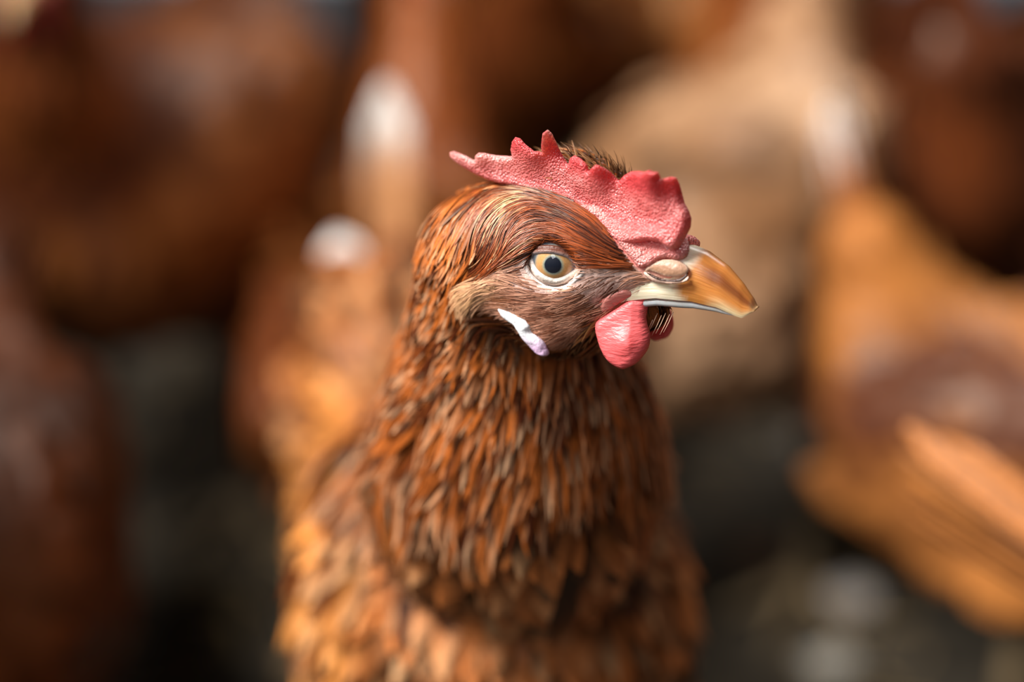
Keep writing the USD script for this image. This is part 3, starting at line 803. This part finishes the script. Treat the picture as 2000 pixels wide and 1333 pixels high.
m, t, u = plumes(coat, P, Ln, Wn, col, rng, rows=8, swing=0.13, base=0.0003 + rng.random(len(P)) * 0.0012, lift=0.0010 + (0.0045 * dn + 0.006 * np.clip((dn - 0.75) * 4, 0, 1)) * rng.random(len(P)) + 0.0006 * rng.random(len(P)), curl=1.3, shape="lance", camber=0.35, shade=(0.35, 0.7, 1.0, 1.2), tipcol=(0.80, 0.48, 0.27), tipmix=tipm, edge=-0.25)  # pale tips paint in specular dots, darkened roots the shade between feathers
mput("neck_hackle", m, "feather", tint=t, fuv=u, kind="stuff", label="pointed orange-brown hackle feathers falling down the neck as a cape")
# --- throat
P = scatter(MV, MF, ((nearh < 0.05) & (hf[:, 2] < -12) & (hf[:, 0] > -6) & ~fin["face"]).astype(float), 900, rng)
col = mixcol(P, (0.05, 0.016, 0.006), (0.36, 0.16, 0.055), 260, 3, 0.3)
m, t, u = plumes(coat, P, rng.uniform(0.004, 0.009, len(P)), rng.uniform(0.0004, 0.0011, len(P)), col, rng, rows=5, swing=0.3, lift=rng.uniform(0.0005, 0.003, len(P)), shape="lance", camber=0.4)
mput("throat_feathers", m, "strand", tint=t, fuv=u, kind="stuff")
hairs = []
for x, y in ((1284, 612), (1292, 616), (1300, 612), (1308, 614), (1315, 610), (1233, 606), (1240, 604), (1276, 622)):
    a = on_plane(np.array([[x, y]], float), H(22, 3, -12), L)[0]
    hairs.append(tube([a, a - U * 0.0025 - F * 0.0008 + L * 0.0006, a - U * 0.0052 - F * 0.0020 + L * 0.0008], [0.00012, 0.0001, 0.00004], 5))
hv, hf_ = cat(hairs)
mput("chin_bristles", (hv, hf_), "strand", tint=np.tile(A3(0.75, 0.5, 0.36), (len(hv), 1)), kind="stuff", label="sparse pale bristles under the beak")
# --- breast, shoulders, back
pf = pix(fcen)
bodyf = ~neckf & (nearh > 0.055) & (fcen[:, 2] > 0.09) & ((pf[:, 1] > cape_y + 20) | (fcen[:, 1] > 0.69))
P = scatter(MV, MF, bodyf * np.where(fcen[:, 1] < 0.77, 1.6, 0.7), 3600, rng)
P = P[np.argsort(-P[:, 1])]
sh = np.clip((780 - pix(P)[:, 0]) / 90, 0, 1) * (P[:, 1] < 0.77)
col = mixcol(P, (0.035, 0.009, 0.003), (0.40, 0.125, 0.032), 85, 4.0, 0.42)
col = col * (1 - sh[:, None]) + mixcol(P, (0.13, 0.030, 0.005), (0.66, 0.25, 0.055), 95, 4.0, 0.40) * sh[:, None]
Lb = rng.uniform(0.018, 0.030, len(P)) * np.where(P[:, 1] > 0.77, 1.5, 1); Wb = Lb * rng.uniform(0.32, 0.46, len(P))
m, t, u = plumes(coat, P, Lb, Wb, col, rng, rows=6, swing=0.16, base=0.0004 + rng.random(len(P)) * 0.002, lift=rng.uniform(0.002, 0.0065, len(P)), shape="leaf", camber=0.4, shade=(0.2, 0.5, 1.0, 1.4), tipcol=(0.75, 0.42, 0.20), tipmix=np.clip(rng.normal(0.1, 0.35, len(P)), 0, 0.8), edge=-0.15)  # roots darkened to paint in the shade between feathers
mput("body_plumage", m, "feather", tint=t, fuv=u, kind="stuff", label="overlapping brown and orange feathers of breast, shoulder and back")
for s, base_p in ((1, wing_l), (-1, wing_r)):
    rows = []
    for i in range(12):
        f = i / 11
        p0 = trunk_c + ax * (0.05 - 0.09 * f) - axs * s * (0.050 + 0.004 * math.sin(3 * f)) + U * (0.036 - 0.055 * f)
        rows.append(feather_blade(p0, -ax + axs * s * 0.10 + U * (-0.05 + 0.14 * f), -axs * s + U * 0.25, 0.085 + 0.03 * f, 0.021, (0.19, 0.06, 0.02), CREAM, rng, 0, 0.03, 8))
    m, t, u = join(rows)
    mput("wing", m, "feather", tint=t, fuv=u, kind="stuff")
tb, tt = at(690, 600, .910), at(655, 455, .922)
tdir = nrm(tt - tb); tside = nrm(np.cross(tdir, ax))
for a in (-3, -2, -1, 0, 1, 2, 3):
    m, t, u = feather_blade(tb + tside * a * 0.0025 - tdir * 0.012, tdir + tside * a * 0.045, ax * 0.6 + tside * (np.sign(a) * 1.0 + 0.01), np.linalg.norm(tt - tb) + 0.012 - 0.006 * abs(a), 0.017, (0.44, 0.20, 0.075), (0.78, 0.72, 0.68), rng, 0.42, 0.03)
    mput("tail_feather", m, "feather", tint=t, fuv=u, label="tan tail feather with a whitish tip" if a == 0 else None)
for s in (-1, 1):
    hp = trunk_c * A3(1, 1, 0) + axs * s * 0.028 - BASE
    put("leg", leg_mesh(hp + U * 0.13, hp + A3(0.008, -0.012, 0), math.atan2(ax[1], ax[0])), Mt["leg_scale"], hero)

# --- eyes: ball with pupil, iris and rim, and lids round an almond opening
lid_open = smoothcurve(z5((690, 250), (750, 226), (850, 222), (950, 238), (1030, 268), (1085, 325), (1108, 366), (1050, 412), (990, 448), (920, 468), (860, 460), (790, 426), (730, 372), (698, 310)), 72)
for side in (1, -1):
    ec, en = (EC, EN) if side == 1 else (ECF, mirror(O + EN, False) - O)
    a1 = nrm(np.cross(U, en)); Re = np.stack([a1, np.cross(en, a1), en])
    v, f, D = ball(ec, (ER,) * 3, Re, 90)
    r = np.degrees(np.arccos(np.clip(D[:, 2], -1, 1))) * 1.10
    ang = np.arctan2(D[:, 1], D[:, 0])
    fib = 0.85 + 0.3 * meshkit.noise(np.stack([np.cos(ang) * 9, np.sin(ang) * 9, r * 0.35], -1), 3)
    st = [(0, (0.004, 0.006, 0.014)), (18.6, (0.004, 0.006, 0.014)), (20.4, (0.20, 0.23, 0.20)), (23, (0.33, 0.27, 0.16)), (27, (0.46, 0.235, 0.085)), (38, (0.44, 0.235, 0.095)), (43, (0.30, 0.22, 0.14)), (46, (0.10, 0.11, 0.12)), (50, (0.06, 0.07, 0.09)), (56, (0.20, 0.20, 0.25)), (70, (0.26, 0.24, 0.27)), (180, (0.4, 0.3, 0.3))]
    rr = r * (1 + 0.02 * np.sin(3 * ang))
    tn = np.stack([np.interp(rr, [s[0] for s in st], [s[1][i] for s in st]) for i in range(3)], 1)
    tn *= np.where((r > 20) & (r < 44), fib, 1)[:, None]
    mput("eye", (v, f), "eyeball", tint=tn, label="pale amber iris round a black pupil" if side == 1 else None)
cen = lid_open.mean(0)
dirs = lid_open - cen
dn_ = nrm(np.stack([np.gradient(lid_open[:, 1]), -np.gradient(lid_open[:, 0])], 1))
dn_ *= np.sign((dn_ * dirs).sum(1))[:, None]
rows, cols_ = [], []
eshell = allp + [("cone", EC, EC + EN * 1e-5, ER + 0.0002, ER + 0.0002, 0.0006)]
lower = np.clip(dn_[:, 1] * 1.2 + 0.1, 0, 1)
for off, hgt, cu_, cl_ in ((-1.0, 0.00002, (0.30, 0.22, 0.20), (0.42, 0.36, 0.34)), (0.5, 0.00042, (0.30, 0.25, 0.26), (0.70, 0.61, 0.55)), (3, 0.00075, (0.20, 0.11, 0.09), (0.74, 0.62, 0.54)), (7, 0.00070, (0.12, 0.045, 0.03), (0.68, 0.53, 0.44)), (10.5, 0.00035, (0.10, 0.03, 0.018), (0.66, 0.50, 0.38)), (12.5, 0.0000, (0.10, 0.03, 0.018), (0.40, 0.28, 0.23)), (14.5, 0.00015, (0.10, 0.03, 0.018), (0.70, 0.62, 0.58)), (18.5, 0.00025, (0.10, 0.03, 0.018), (0.78, 0.70, 0.66)), (23, -0.0002, (0.10, 0.03, 0.018), (0.60, 0.42, 0.36))):
    sc = np.where(dn_[:, 1] < -0.2, 0.75, 1.0)
    p = lid_open + dn_ * off * (sc if off > 0 else 1)[:, None] if off > 0 else lid_open + dn_ * off
    if off < 8:
        rd = nrm(ray(p[:, 0], p[:, 1])); tc = ((EC - CAM) * rd).sum(1); cl = CAM + rd * tc[:, None]; off2 = ((cl - EC) ** 2).sum(1)
        h = cl - rd * np.sqrt(np.maximum(ER ** 2 - off2, 0))[:, None]
        nn = nrm(h - EC); h = EC + nn * ER
    else:
        h = hit(p[:, 0], p[:, 1], eshell); nn = grad(eshell, h)
    rows.append(h + nn * hgt)
    cols_.append(A3(*cu_) * (1 - lower[:, None]) + A3(*cl_) * lower[:, None])
LV = np.vstack(rows); nL = len(lid_open)
i = np.arange(len(rows) - 1)[:, None] * nL; j = np.arange(nL)[None]; j2 = (j + 1) % nL
LF = np.stack([i + j, i + j2, i + nL + j2, i + nL + j], -1).reshape(-1, 4)
LC = np.clip(np.vstack(cols_) * (0.9 + 0.2 * meshkit.noise(LV * 3000, 5))[:, None], 0, 1)
mput("eyelid", (LV, LF), "skin", tint=LC, label="whitish lower lid and grey-pink upper lid")
mput("eyelid", (mirror(LV, False), LF[:, ::-1]), "skin", tint=LC)

# --- comb
comb_px = z1((225, 195), (245, 188), (300, 208), (350, 235), (366, 238), (368, 212), (385, 196), (420, 200), (480, 212), (560, 216), (572, 214), (564, 178), (570, 135), (588, 110), (612, 118), (640, 150), (690, 188), (722, 190), (737, 200), (733, 150), (740, 88), (765, 70), (787, 90), (812, 145), (835, 195), (862, 240), (880, 262), (896, 222), (915, 212), (945, 228), (975, 258), (995, 300), (1012, 280), (1035, 262), (1075, 280), (1115, 305), (1150, 345), (1168, 350), (1190, 322), (1230, 300), (1270, 298), (1300, 304), (1330, 292), (1350, 304), (1375, 304), (1388, 344), (1420, 338), (1450, 330), (1476, 336), (1490, 370), (1503, 420), (1515, 470), (1540, 520), (1552, 560), (1548, 610), (1528, 650), (1508, 690), (1490, 716), (1462, 730), (1430, 712), (1395, 690), (1330, 678), (1260, 690), (1190, 700), (1120, 660), (1050, 600), (960, 530), (860, 480), (760, 445), (680, 405), (600, 378), (500, 362), (440, 345), (370, 315), (300, 275), (250, 240), (230, 215))
ring = np.array(Polygon(comb_px).buffer(1.2).exterior.coords)
LEAN = math.radians(-14)
CN = nrm(math.cos(LEAN) * L - math.sin(LEAN) * U)
CP = H(-5, 4.2, 12.2)


def comb_place(uv):
    X = on_plane(uv, CP, CN)
    f = ((X - O) @ F) * 1000
    top = np.interp(uv[:, 0], [880, 1000, 1075, 1160, 1250, 1330], [330, 350, 360, 400, 430, 440])
    hgt = np.clip((top - uv[:, 1]) / 60, 0, 1.6)
    sway = 0.0016 * np.sin(uv[:, 0] * 0.055 + 0.7) * hgt + 0.0012 * (meshkit.fbm(np.stack([uv[:, 0] / 60, uv[:, 1] / 60, uv[:, 0] * 0], 1), 2) - 0.5)
    fold = -0.0022 * np.exp(-((uv[:, 1] - top) / 26) ** 2) * np.interp(uv[:, 0], [900, 1000, 1300, 1345], [0.3, 1, 1, 0.3])
    front = 0.0016 * np.exp(-(((uv[:, 0] - 1290) / 50) ** 2 + ((uv[:, 1] - 440) / 40) ** 2))
    base = -0.0012 * np.clip((uv[:, 1] - (top + 75)) / 30, 0, 1) * (uv[:, 0] < 1200)
    off = sway + fold * 0.6 + front + base + 0.0030 * hgt ** 1.5
    r = ray(uv[:, 0], uv[:, 1])
    return CAM + r * (((CP - CAM) @ CN + off) / (r @ CN))[:, None], np.tile(CN, (len(uv), 1))


cv, cfc, cuv, cd = pillow(ring, 2.6, comb_place, lambda uv, d: np.interp(uv[:, 1], [250, 330, 430, 480], [0.0011, 0.0016, 0.0026, 0.0026]), 13)
top = np.interp(cuv[:, 0], [880, 1000, 1075, 1160, 1250, 1330], [330, 350, 360, 400, 430, 440])
band = np.exp(-((cuv[:, 1] - (top + 2)) / 22) ** 2)[:, None]
rear = np.clip((1050 - cuv[:, 0]) / 120, 0, 1)[:, None]
ct = np.tile(A3(0.80, 0.195, 0.185), (len(cv), 1)) * (1 - rear) + A3(0.68, 0.25, 0.23) * rear
tipr = np.clip((top - 25 - cuv[:, 1]) / 40, 0, 1)[:, None] * np.clip((cuv[:, 0] - 985) / 20, 0, 1)[:, None]
ct = ct * (1 - tipr) + A3(0.50, 0.045, 0.05) * tipr
ct = ct * (1 - 0.6 * band) + A3(0.50, 0.055, 0.06) * 0.6 * band
mput("comb", (cv, cfc), "comb", tint=ct, label="floppy pink-red comb with uneven points, leaning to the near side")

# --- beak
cul = np.array([(18, 4.6), (24, 5.2), (28.2, 5.3), (32.7, 4.3), (37.8, 1.6), (41.8, -2.0), (44.4, -5.2), (45.5, -7.4)])
wid_f, wid = [8, 14, 22, 28, 33, 38, 42, 44.5, 46], [8.0, 7.2, 6.4, 5.8, 5.0, 3.9, 2.8, 2.0, 1.2]
tpx = np.array([(1196, 596), (1225, 588), (1280, 583), (1350, 589), (1400, 601), (1435, 617), (1449, 621), (1473, 609)])
tl_guess = np.array([7.2, 7.0, 6.3, 5.2, 4.0, 2.9, 2.2, 1.3])
tom = np.array([to_head(on_plane(tpx[i:i + 1].astype(float), O + L * tl_guess[i] * 0.001, L))[0] for i in range(len(tpx))])
fs = np.concatenate([np.linspace(tom[0, 0], 40, 40), np.linspace(40.5, 45.6, 18)])
cu_u = np.interp(fs, cul[:, 0], cul[:, 1]); cu_u = np.where(fs < 18, -2 + (fs - 10) * 0.82, cu_u)
o_ = np.argsort(tom[:, 0]); to_u = np.interp(fs, tom[o_, 0], tom[o_, 2]); w_ = np.interp(fs, wid_f, wid)
cu_u = np.maximum(cu_u, to_u + 0.8)
ph = np.linspace(0, np.pi, 33)
cw, sw = np.sign(np.cos(ph)) * np.abs(np.cos(ph)) ** 0.85, np.sin(ph) ** 0.8
BV = np.stack([np.repeat(fs[:, None], 33, 1), w_[:, None] * cw[None], to_u[:, None] + (cu_u - to_u)[:, None] * sw[None]], -1)
bot = np.stack([np.repeat(fs[:, None], 9, 1), w_[:, None] * np.linspace(-0.93, 0.93, 9)[None], (to_u + 0.25)[:, None] + 0 * np.zeros((1, 9))], -1)
BV = np.concatenate([BV, bot], 1); nb_ = BV.shape[1]
i = np.arange(len(fs) - 1)[:, None] * nb_; j = np.arange(nb_)[None]; j2 = (j + 1) % nb_
BF = np.stack([i + j, i + j2, i + nb_ + j2, i + nb_ + j], -1).reshape(-1, 4)
BF = np.vstack([BF[:, [0, 1, 2]], BF[:, [0, 2, 3]]])
bl = BV.reshape(-1, 3)
tipc = len(bl); bl = np.vstack([bl, bl[-nb_:].mean(0) + A3(0.25, 0, 0)])
e0 = (len(fs) - 1) * nb_
BF = np.vstack([BF, np.stack([e0 + j[0], e0 + j2[0], np.full(nb_, tipc)], 1)])
bw = O + bl @ HR * 0.001
hgt = (bl[:, 2] - np.interp(bl[:, 0], fs, to_u)) / np.maximum(np.interp(bl[:, 0], fs, cu_u - to_u), 0.5)
horn = np.clip((bl[:, 0] - 28.6 + 2.0 * np.sin(hgt * 5)) / 2.2, 0, 1)
white = A3(0.84, 0.72, 0.56)
bt = white[None] * (1 - horn[:, None]) + A3(0.56, 0.215, 0.05)[None] * horn[:, None]
dk = np.exp(-((hgt - 0.72) / 0.22) ** 2) * np.clip((bl[:, 0] - 31.5) / 4, 0, 1)
bt = bt * (1 - 0.92 * dk[:, None]) + A3(0.15, 0.040, 0.010) * 0.92 * dk[:, None]
lowc = np.clip((0.32 - hgt) / 0.3, 0, 1) * np.clip((bl[:, 0] - 34) / 5, 0, 1)
bt = bt * (1 - lowc[:, None]) + A3(0.80, 0.62, 0.38) * lowc[:, None]
tipw = np.clip((bl[:, 0] - 44.0) / 1.2, 0, 1) * 0.5
bt = bt * (1 - tipw[:, None]) + A3(0.45, 0.30, 0.17) * tipw[:, None]
beak = mput("beak", (bw, BF), "horn", tint=bt, fuv=np.stack([bl[:, 0] * 0.03, hgt, bl[:, 1] * 0.02], 1), label="horn-coloured beak, white at the base and blunt at the tip")
# lower mandible
f2 = np.linspace(9, 41.5, 34); t2 = np.interp(f2, fs, to_u) + 0.1; w2 = np.interp(f2, wid_f, wid) * 0.94
dep = np.interp(f2, [9, 20, 30, 38, 41.5], [2.6, 2.9, 2.7, 1.7, 0.3])
q_ = np.linspace(0, 2 * np.pi, 24, endpoint=False)
LMv = np.stack([np.repeat(f2[:, None], 24, 1), w2[:, None] * np.cos(q_)[None], t2[:, None] - dep[:, None] * 0.5 + dep[:, None] * 0.5 * np.sign(np.sin(q_))[None] * np.abs(np.sin(q_))[None] ** 0.6], -1).reshape(-1, 3)
i = np.arange(len(f2) - 1)[:, None] * 24; j = np.arange(24)[None]; j2 = (j + 1) % 24
LMf = np.stack([i + j, i + j2, i + 24 + j2, i + 24 + j], -1).reshape(-1, 4)
mput("lower_beak", (O + LMv @ HR * 0.001, LMf), "horn", tint=np.tile(A3(0.34, 0.34, 0.36), (len(LMv), 1)), fuv=LMv * 0.03, label="grey edge of the lower beak")
# nostrils, with the flap over each slit
zt = lambda *q: np.array([(800 + x / 2.857, 240 + y / 2.857) for x, y in q], float)
nos = zt((1312, 832), (1328, 795), (1380, 770), (1440, 762), (1500, 770), (1545, 796), (1558, 830), (1530, 852), (1480, 860), (1430, 857), (1380, 840), (1342, 828))
nos_ring = smoothcurve(nos, 60)
slit = smoothcurve(zt((1332, 826), (1380, 843), (1430, 860), (1480, 863), (1530, 853), (1556, 832), (1553, 852), (1520, 874), (1470, 875), (1420, 870), (1370, 852)), 44)
nrim = smoothcurve(zt((1306, 836), (1330, 832), (1370, 856), (1420, 874), (1475, 880), (1525, 877), (1556, 856), (1552, 882), (1480, 898), (1400, 896), (1335, 872)), 50)
shell = allp + [("ell", H(25, 0, -1), A3(0.012, 0.0066, 0.0065), HR, 0.002)]


def skin_place(lift):
    def f(uv):
        X = hit(uv[:, 0], uv[:, 1], shell); return X + grad(shell, X) * lift, grad(shell, X)
    return f


for nm, rg, lf, th_, rim, c1, lb in (("nostril", nos_ring, 0.0000, 0.0006, 16, (0.32, 0.17, 0.10), None), ("nostril_rim", nrim, 0.0001, 0.0005, 7, (0.66, 0.43, 0.34), "pale rim below the nostril"), ("nostril_slit", slit, 0.0016, 0.0005, 4, (0.045, 0.018, 0.012), "dark nostril slit")):
    v, f, uv, d = pillow(rg, 2.2, skin_place(lf), lambda uv, d, th_=th_: th_, rim)
    tn = np.tile(A3(*c1), (len(v), 1))
    if nm == "nostril":
        ed = np.clip(np.exp(-(d / 3.2) ** 2) + 0.6 * np.clip((1278 - uv[:, 0]) / 14, 0, 1) + 0.5 * np.exp(-(((uv[:, 0] - 1318) / 10) ** 2 + ((uv[:, 1] - 518) / 7) ** 2)), 0, 1)[:, None]
        tn = tn * (1 - ed) + A3(0.62, 0.41, 0.31) * ed
    for s in (1, -1):
        vv = v if s == 1 else mirror(v, False)
        mput(nm, (vv, f if s == 1 else f[:, ::-1]), "skin", tint=tn, label=lb if s == 1 else None)
bare_ring = smoothcurve(np.array([(1130, 405), (1170, 432), (1192, 455), (1212, 482), (1232, 505), (1248, 522), (1268, 520), (1296, 505), (1325, 508), (1342, 500), (1345, 478), (1320, 450), (1260, 430), (1190, 405)], float), 70)
v, f, uv, d = pillow(bare_ring, 2.6, skin_place(0.0002), lambda uv, d: 0.0011 + 0.0004 * meshkit.noise(np.stack([uv[:, 0] / 14, uv[:, 1] / 9, uv[:, 0] * 0], 1)), 12)
for s in (1, -1):
    mput("comb_base", (v if s == 1 else mirror(v, False), f if s == 1 else f[:, ::-1]), "comb", tint=np.tile(A3(0.82, 0.235, 0.215), (len(v), 1)))
# corner of the mouth
gap_ring = smoothcurve(np.array([(1172, 598), (1180, 582), (1200, 570), (1225, 566), (1240, 575), (1222, 584), (1206, 594), (1190, 606), (1176, 609)], float), 44)
v, f, uv, d = pillow(gap_ring, 2.2, skin_place(0.0002), lambda uv, d: 0.0006, 9)
for s in (1, -1):
    mput("mouth_corner", (v if s == 1 else mirror(v, False), f if s == 1 else f[:, ::-1]), "wattle", tint=np.tile(A3(0.64, 0.19, 0.16), (len(v), 1)), label="red skin at the corner of the mouth" if s == 1 else None)

# --- wattles and ear lobes
wat = smoothcurve([(1150 + x / 4.597, 450 + y / 4.597) for x, y in ((520, 610), (520, 700), (508, 780), (520, 860), (540, 930), (542, 1000), (525, 1070), (480, 1140), (425, 1198), (365, 1228), (305, 1248), (245, 1228), (185, 1188), (135, 1125), (100, 1050), (75, 970), (58, 890), (70, 820), (150, 760), (260, 690), (380, 620))], 90)
WN = nrm(L * math.cos(0.25) + U * math.sin(0.25) + F * 0.15)
WP = H(18, 6.5, -11)


def wat_place(uv):
    X = on_plane(uv, WP, WN)
    return X + WN * (0.0018 * np.exp(-(((uv[:, 0] - 1225) / 30) ** 2 + ((uv[:, 1] - 670) / 30) ** 2)) - 0.0012 * np.clip((uv[:, 0] - 1235) / 30, 0, 1))[:, None], np.tile(WN, (len(uv), 1))


v, f, uv, d = pillow(wat, 2.6, wat_place, lambda uv, d: 0.0016, 14)
for s in (1, -1):
    mput("wattle", (v if s == 1 else mirror(v, False), f if s == 1 else f[:, ::-1]), "wattle", tint=np.tile(A3(0.70, 0.105, 0.11), (len(v), 1)), label="near wattle, rounded and coral red" if s == 1 else None)
lobe = smoothcurve(z5((375, 740), (450, 762), (530, 805), (600, 850), (655, 915), (668, 985), (720, 1030), (770, 1085), (802, 1150), (822, 1215), (785, 1228), (720, 1200), (655, 1120), (600, 1050), (555, 965), (525, 915), (460, 872), (400, 815)), 80)


def lobe_place(uv):
    X = on_plane(uv, H(0, 14.6, 0), L); return X - L * 0.0010 * np.clip((uv[:, 1] - 640) / 50, 0, 1)[:, None], np.tile(nrm(L - 0.3 * F), (len(uv), 1))


v, f, uv, d = pillow(lobe, 2.0, lobe_place, lambda uv, d: 0.0012 + 0.0002 * meshkit.noise(np.stack([uv[:, 0] / 9, uv[:, 1] / 9, uv[:, 0] * 0], 1)), 7)
lw = np.clip((uv[:, 1] - 650) / 30, 0, 1)[:, None]
lt = A3(0.82, 0.82, 0.86) * (1 - lw) + A3(0.62, 0.42, 0.62) * lw
for s in (1, -1):
    mput("ear_lobe", (v if s == 1 else mirror(v, False), f if s == 1 else f[:, ::-1]), "skin", tint=lt, label="white ear lobe turning lilac at its lower end" if s == 1 else None)

# ------------------------------------------------------------------ the flock behind
hen(-0.180, 1.17, (-0.30, -0.95), "brown hen at the upper left, broad breast towards us", seed=3, head=(0.150, 0.025, 0.345), size=1.05, coat_a=DARK * 1.3, coat_b=ORANGE * 0.9)  # coat darkened to paint in the dimmer light on the left
hen(-0.048, 1.05, (0.03, 1.0), "brown hen behind the front hen's head, upright tan tail with a white tip", seed=4, tail=88, white=0.24, tail_col=A3(0.60, 0.28, 0.12), size=1.0, tail_w=0.08, tail_len=0.100, drop=0.085)
hen(0.106, 1.08, (-0.35, -0.94), "pale beige hen behind the beak, its tail raised to the right", seed=5, head=(0.14, -0.06, 0.20), coat_a=A3(0.24, 0.115, 0.05), coat_b=A3(0.58, 0.35, 0.20), tail_col=A3(0.55, 0.34, 0.20), white=0.0, tail=50, size=0.86, drop=0.024, tail_w=0.7, tail_len=0.09)
hen(0.239, 0.895, (0.82, -0.57), "bright rust hen at the right edge, narrow orange tail with a white tip", seed=6, white=0.24, tail=66, tail_col=A3(0.46, 0.17, 0.045), coat_b=A3(0.46, 0.17, 0.04), tail_w=0.2, drop=0.070, size=0.86, coat_a=DARK * 1.4, tail_len=0.088)
hen(0.275, 1.19, (0.55, 0.83), "dark brown hen at the upper right corner, pale-edged wing feathers", seed=7, coat_a=DARK, coat_b=RUST, white=0.0, tail_col=DARK * 1.6)
hen(0.292, 0.532, (0.72, -0.69), "orange hen cut off by the lower right corner, its orange tail pointing up and left", seed=8, tail=25, white=0.0, tail_col=A3(0.36, 0.13, 0.035), drop=0.042, tail_len=0.110, tail_w=0.5)
hen(-0.222, 0.80, (0.06, -1.0), "dark red hen cut off by the left edge, shade painted into its coat", seed=9, coat_a=DARK * 0.6, coat_b=RUST * 0.6, drop=0.060, tail_col=DARK, white=0, tail=30)  # coat colours taken down so they carry the shade on this hen
hen(0.068, 1.47, (0.2, 0.98), "small far tan hen at the top, above the front hen's comb", seed=10, coat_a=A3(0.34, 0.14, 0.045), coat_b=A3(0.58, 0.27, 0.09), size=0.85)
hen(-0.020, 1.39, (-0.30, 0.95), "dark brown hen standing behind the hen with the white-tipped tail", seed=12, coat_a=RUST * 0.8, coat_b=ORANGE * 0.8, white=0.0, tail_col=RUST, size=0.85)
hen(0.165, 1.38, (-0.1, -0.99), "reddish hen standing upright between the beige hen and the dark one", seed=11, size=0.75)

# ------------------------------------------------------------------ trough, stones, litter
tr = thing("feed_trough", (0.15, 1.93, 0), "long galvanised grey feed trough behind the flock", "trough")
tv = trimesh.creation.extrude_polygon(Polygon([(-0.07, 0.03), (0.07, 0.03), (0.10, 0.13), (0.092, 0.13), (0.064, 0.038), (-0.064, 0.038), (-0.092, 0.13), (-0.10, 0.13)]), 1.9)
tv.apply_transform(trimesh.transformations.rotation_matrix(np.pi / 2, [1, 0, 0])); tv.apply_transform(trimesh.transformations.rotation_matrix(np.pi / 2, [0, 0, 1])); tv.apply_translation(-A3(tv.bounds.mean(0)[0], tv.bounds.mean(0)[1], 0))
put("trough_pan", tv, Mt["zinc"], tr, smooth=30)
for s in (-1, 1):
    b = trimesh.creation.box([0.03, 0.20, 0.036]); b.apply_translation([s * 0.7, 0, 0.012]); put("foot", b, Mt["zinc"], tr, smooth=False)


def floor_at(px, py):
    r = ray(px, py); return CAM + r * (-CAM[2] / r[2])


rs = np.random.default_rng(5)
spots = [(1662, 1180, 15, "pale round stone on the floor at the lower right", (0.42, 0.38, 0.35)), (1600, 880, 17, "greyish flat stone on the floor below the beak tip", (0.30, 0.27, 0.25)), (1655, 905, 13, "yellowish stone beside the greyish flat one", (0.30, 0.23, 0.09)), (1625, 1310, 14, "pale stone at the bottom edge on the right", (0.38, 0.35, 0.30)),
         (600, 1310, 12, "tan stone at the bottom edge beside the front hen", (0.42, 0.28, 0.15)), (130, 1290, 16, "grey stone at the lower left corner", (0.20, 0.20, 0.17)), (515, 830, 11, "small bluish stone left of the front hen's back", (0.18, 0.20, 0.24)), (1480, 1090, 13, "brown stone on the floor right of the front hen", (0.16, 0.08, 0.04))]
for x, y, s, lb, sc_ in spots:
    c = floor_at(x, y)
    v, f, D = ball((0, 0, 0), (1, 1, 1), n=10)
    r = 1 + 0.5 * (meshkit.fbm(D * 1.6 + rs.random(3) * 50, 3) - 0.5)
    v = D * r[:, None] * A3(s, s * 0.8, s * 0.5) * 0.001 + A3(0, 0, s * 0.00035)
    pr = put("stone", (v, f), Mt["stone"], None, tint=np.tile(A3(*sc_), (len(v), 1)), label=lb, category="stone")
    UsdGeom.Xformable(pr).AddTranslateOp().Set(Gf.Vec3d(c[0], c[1], -0.002))
ms = []
for _ in range(1500):
    p = A3(rs.uniform(-0.5, 0.65), rs.uniform(0.7, 2.2), 0.004); a = rs.uniform(0, np.pi); ln = rs.uniform(0.008, 0.035)
    d = A3(math.cos(a), math.sin(a), rs.uniform(-0.1, 0.1)) * ln
    ms.append(tube([p - d / 2, p + d / 2], rs.uniform(0.0007, 0.0016), 4))
put("straw", cat(ms), Mt["straw"], None, smooth=False, kind="stuff", label="scattered bits of straw and litter on the floor", category="straw")
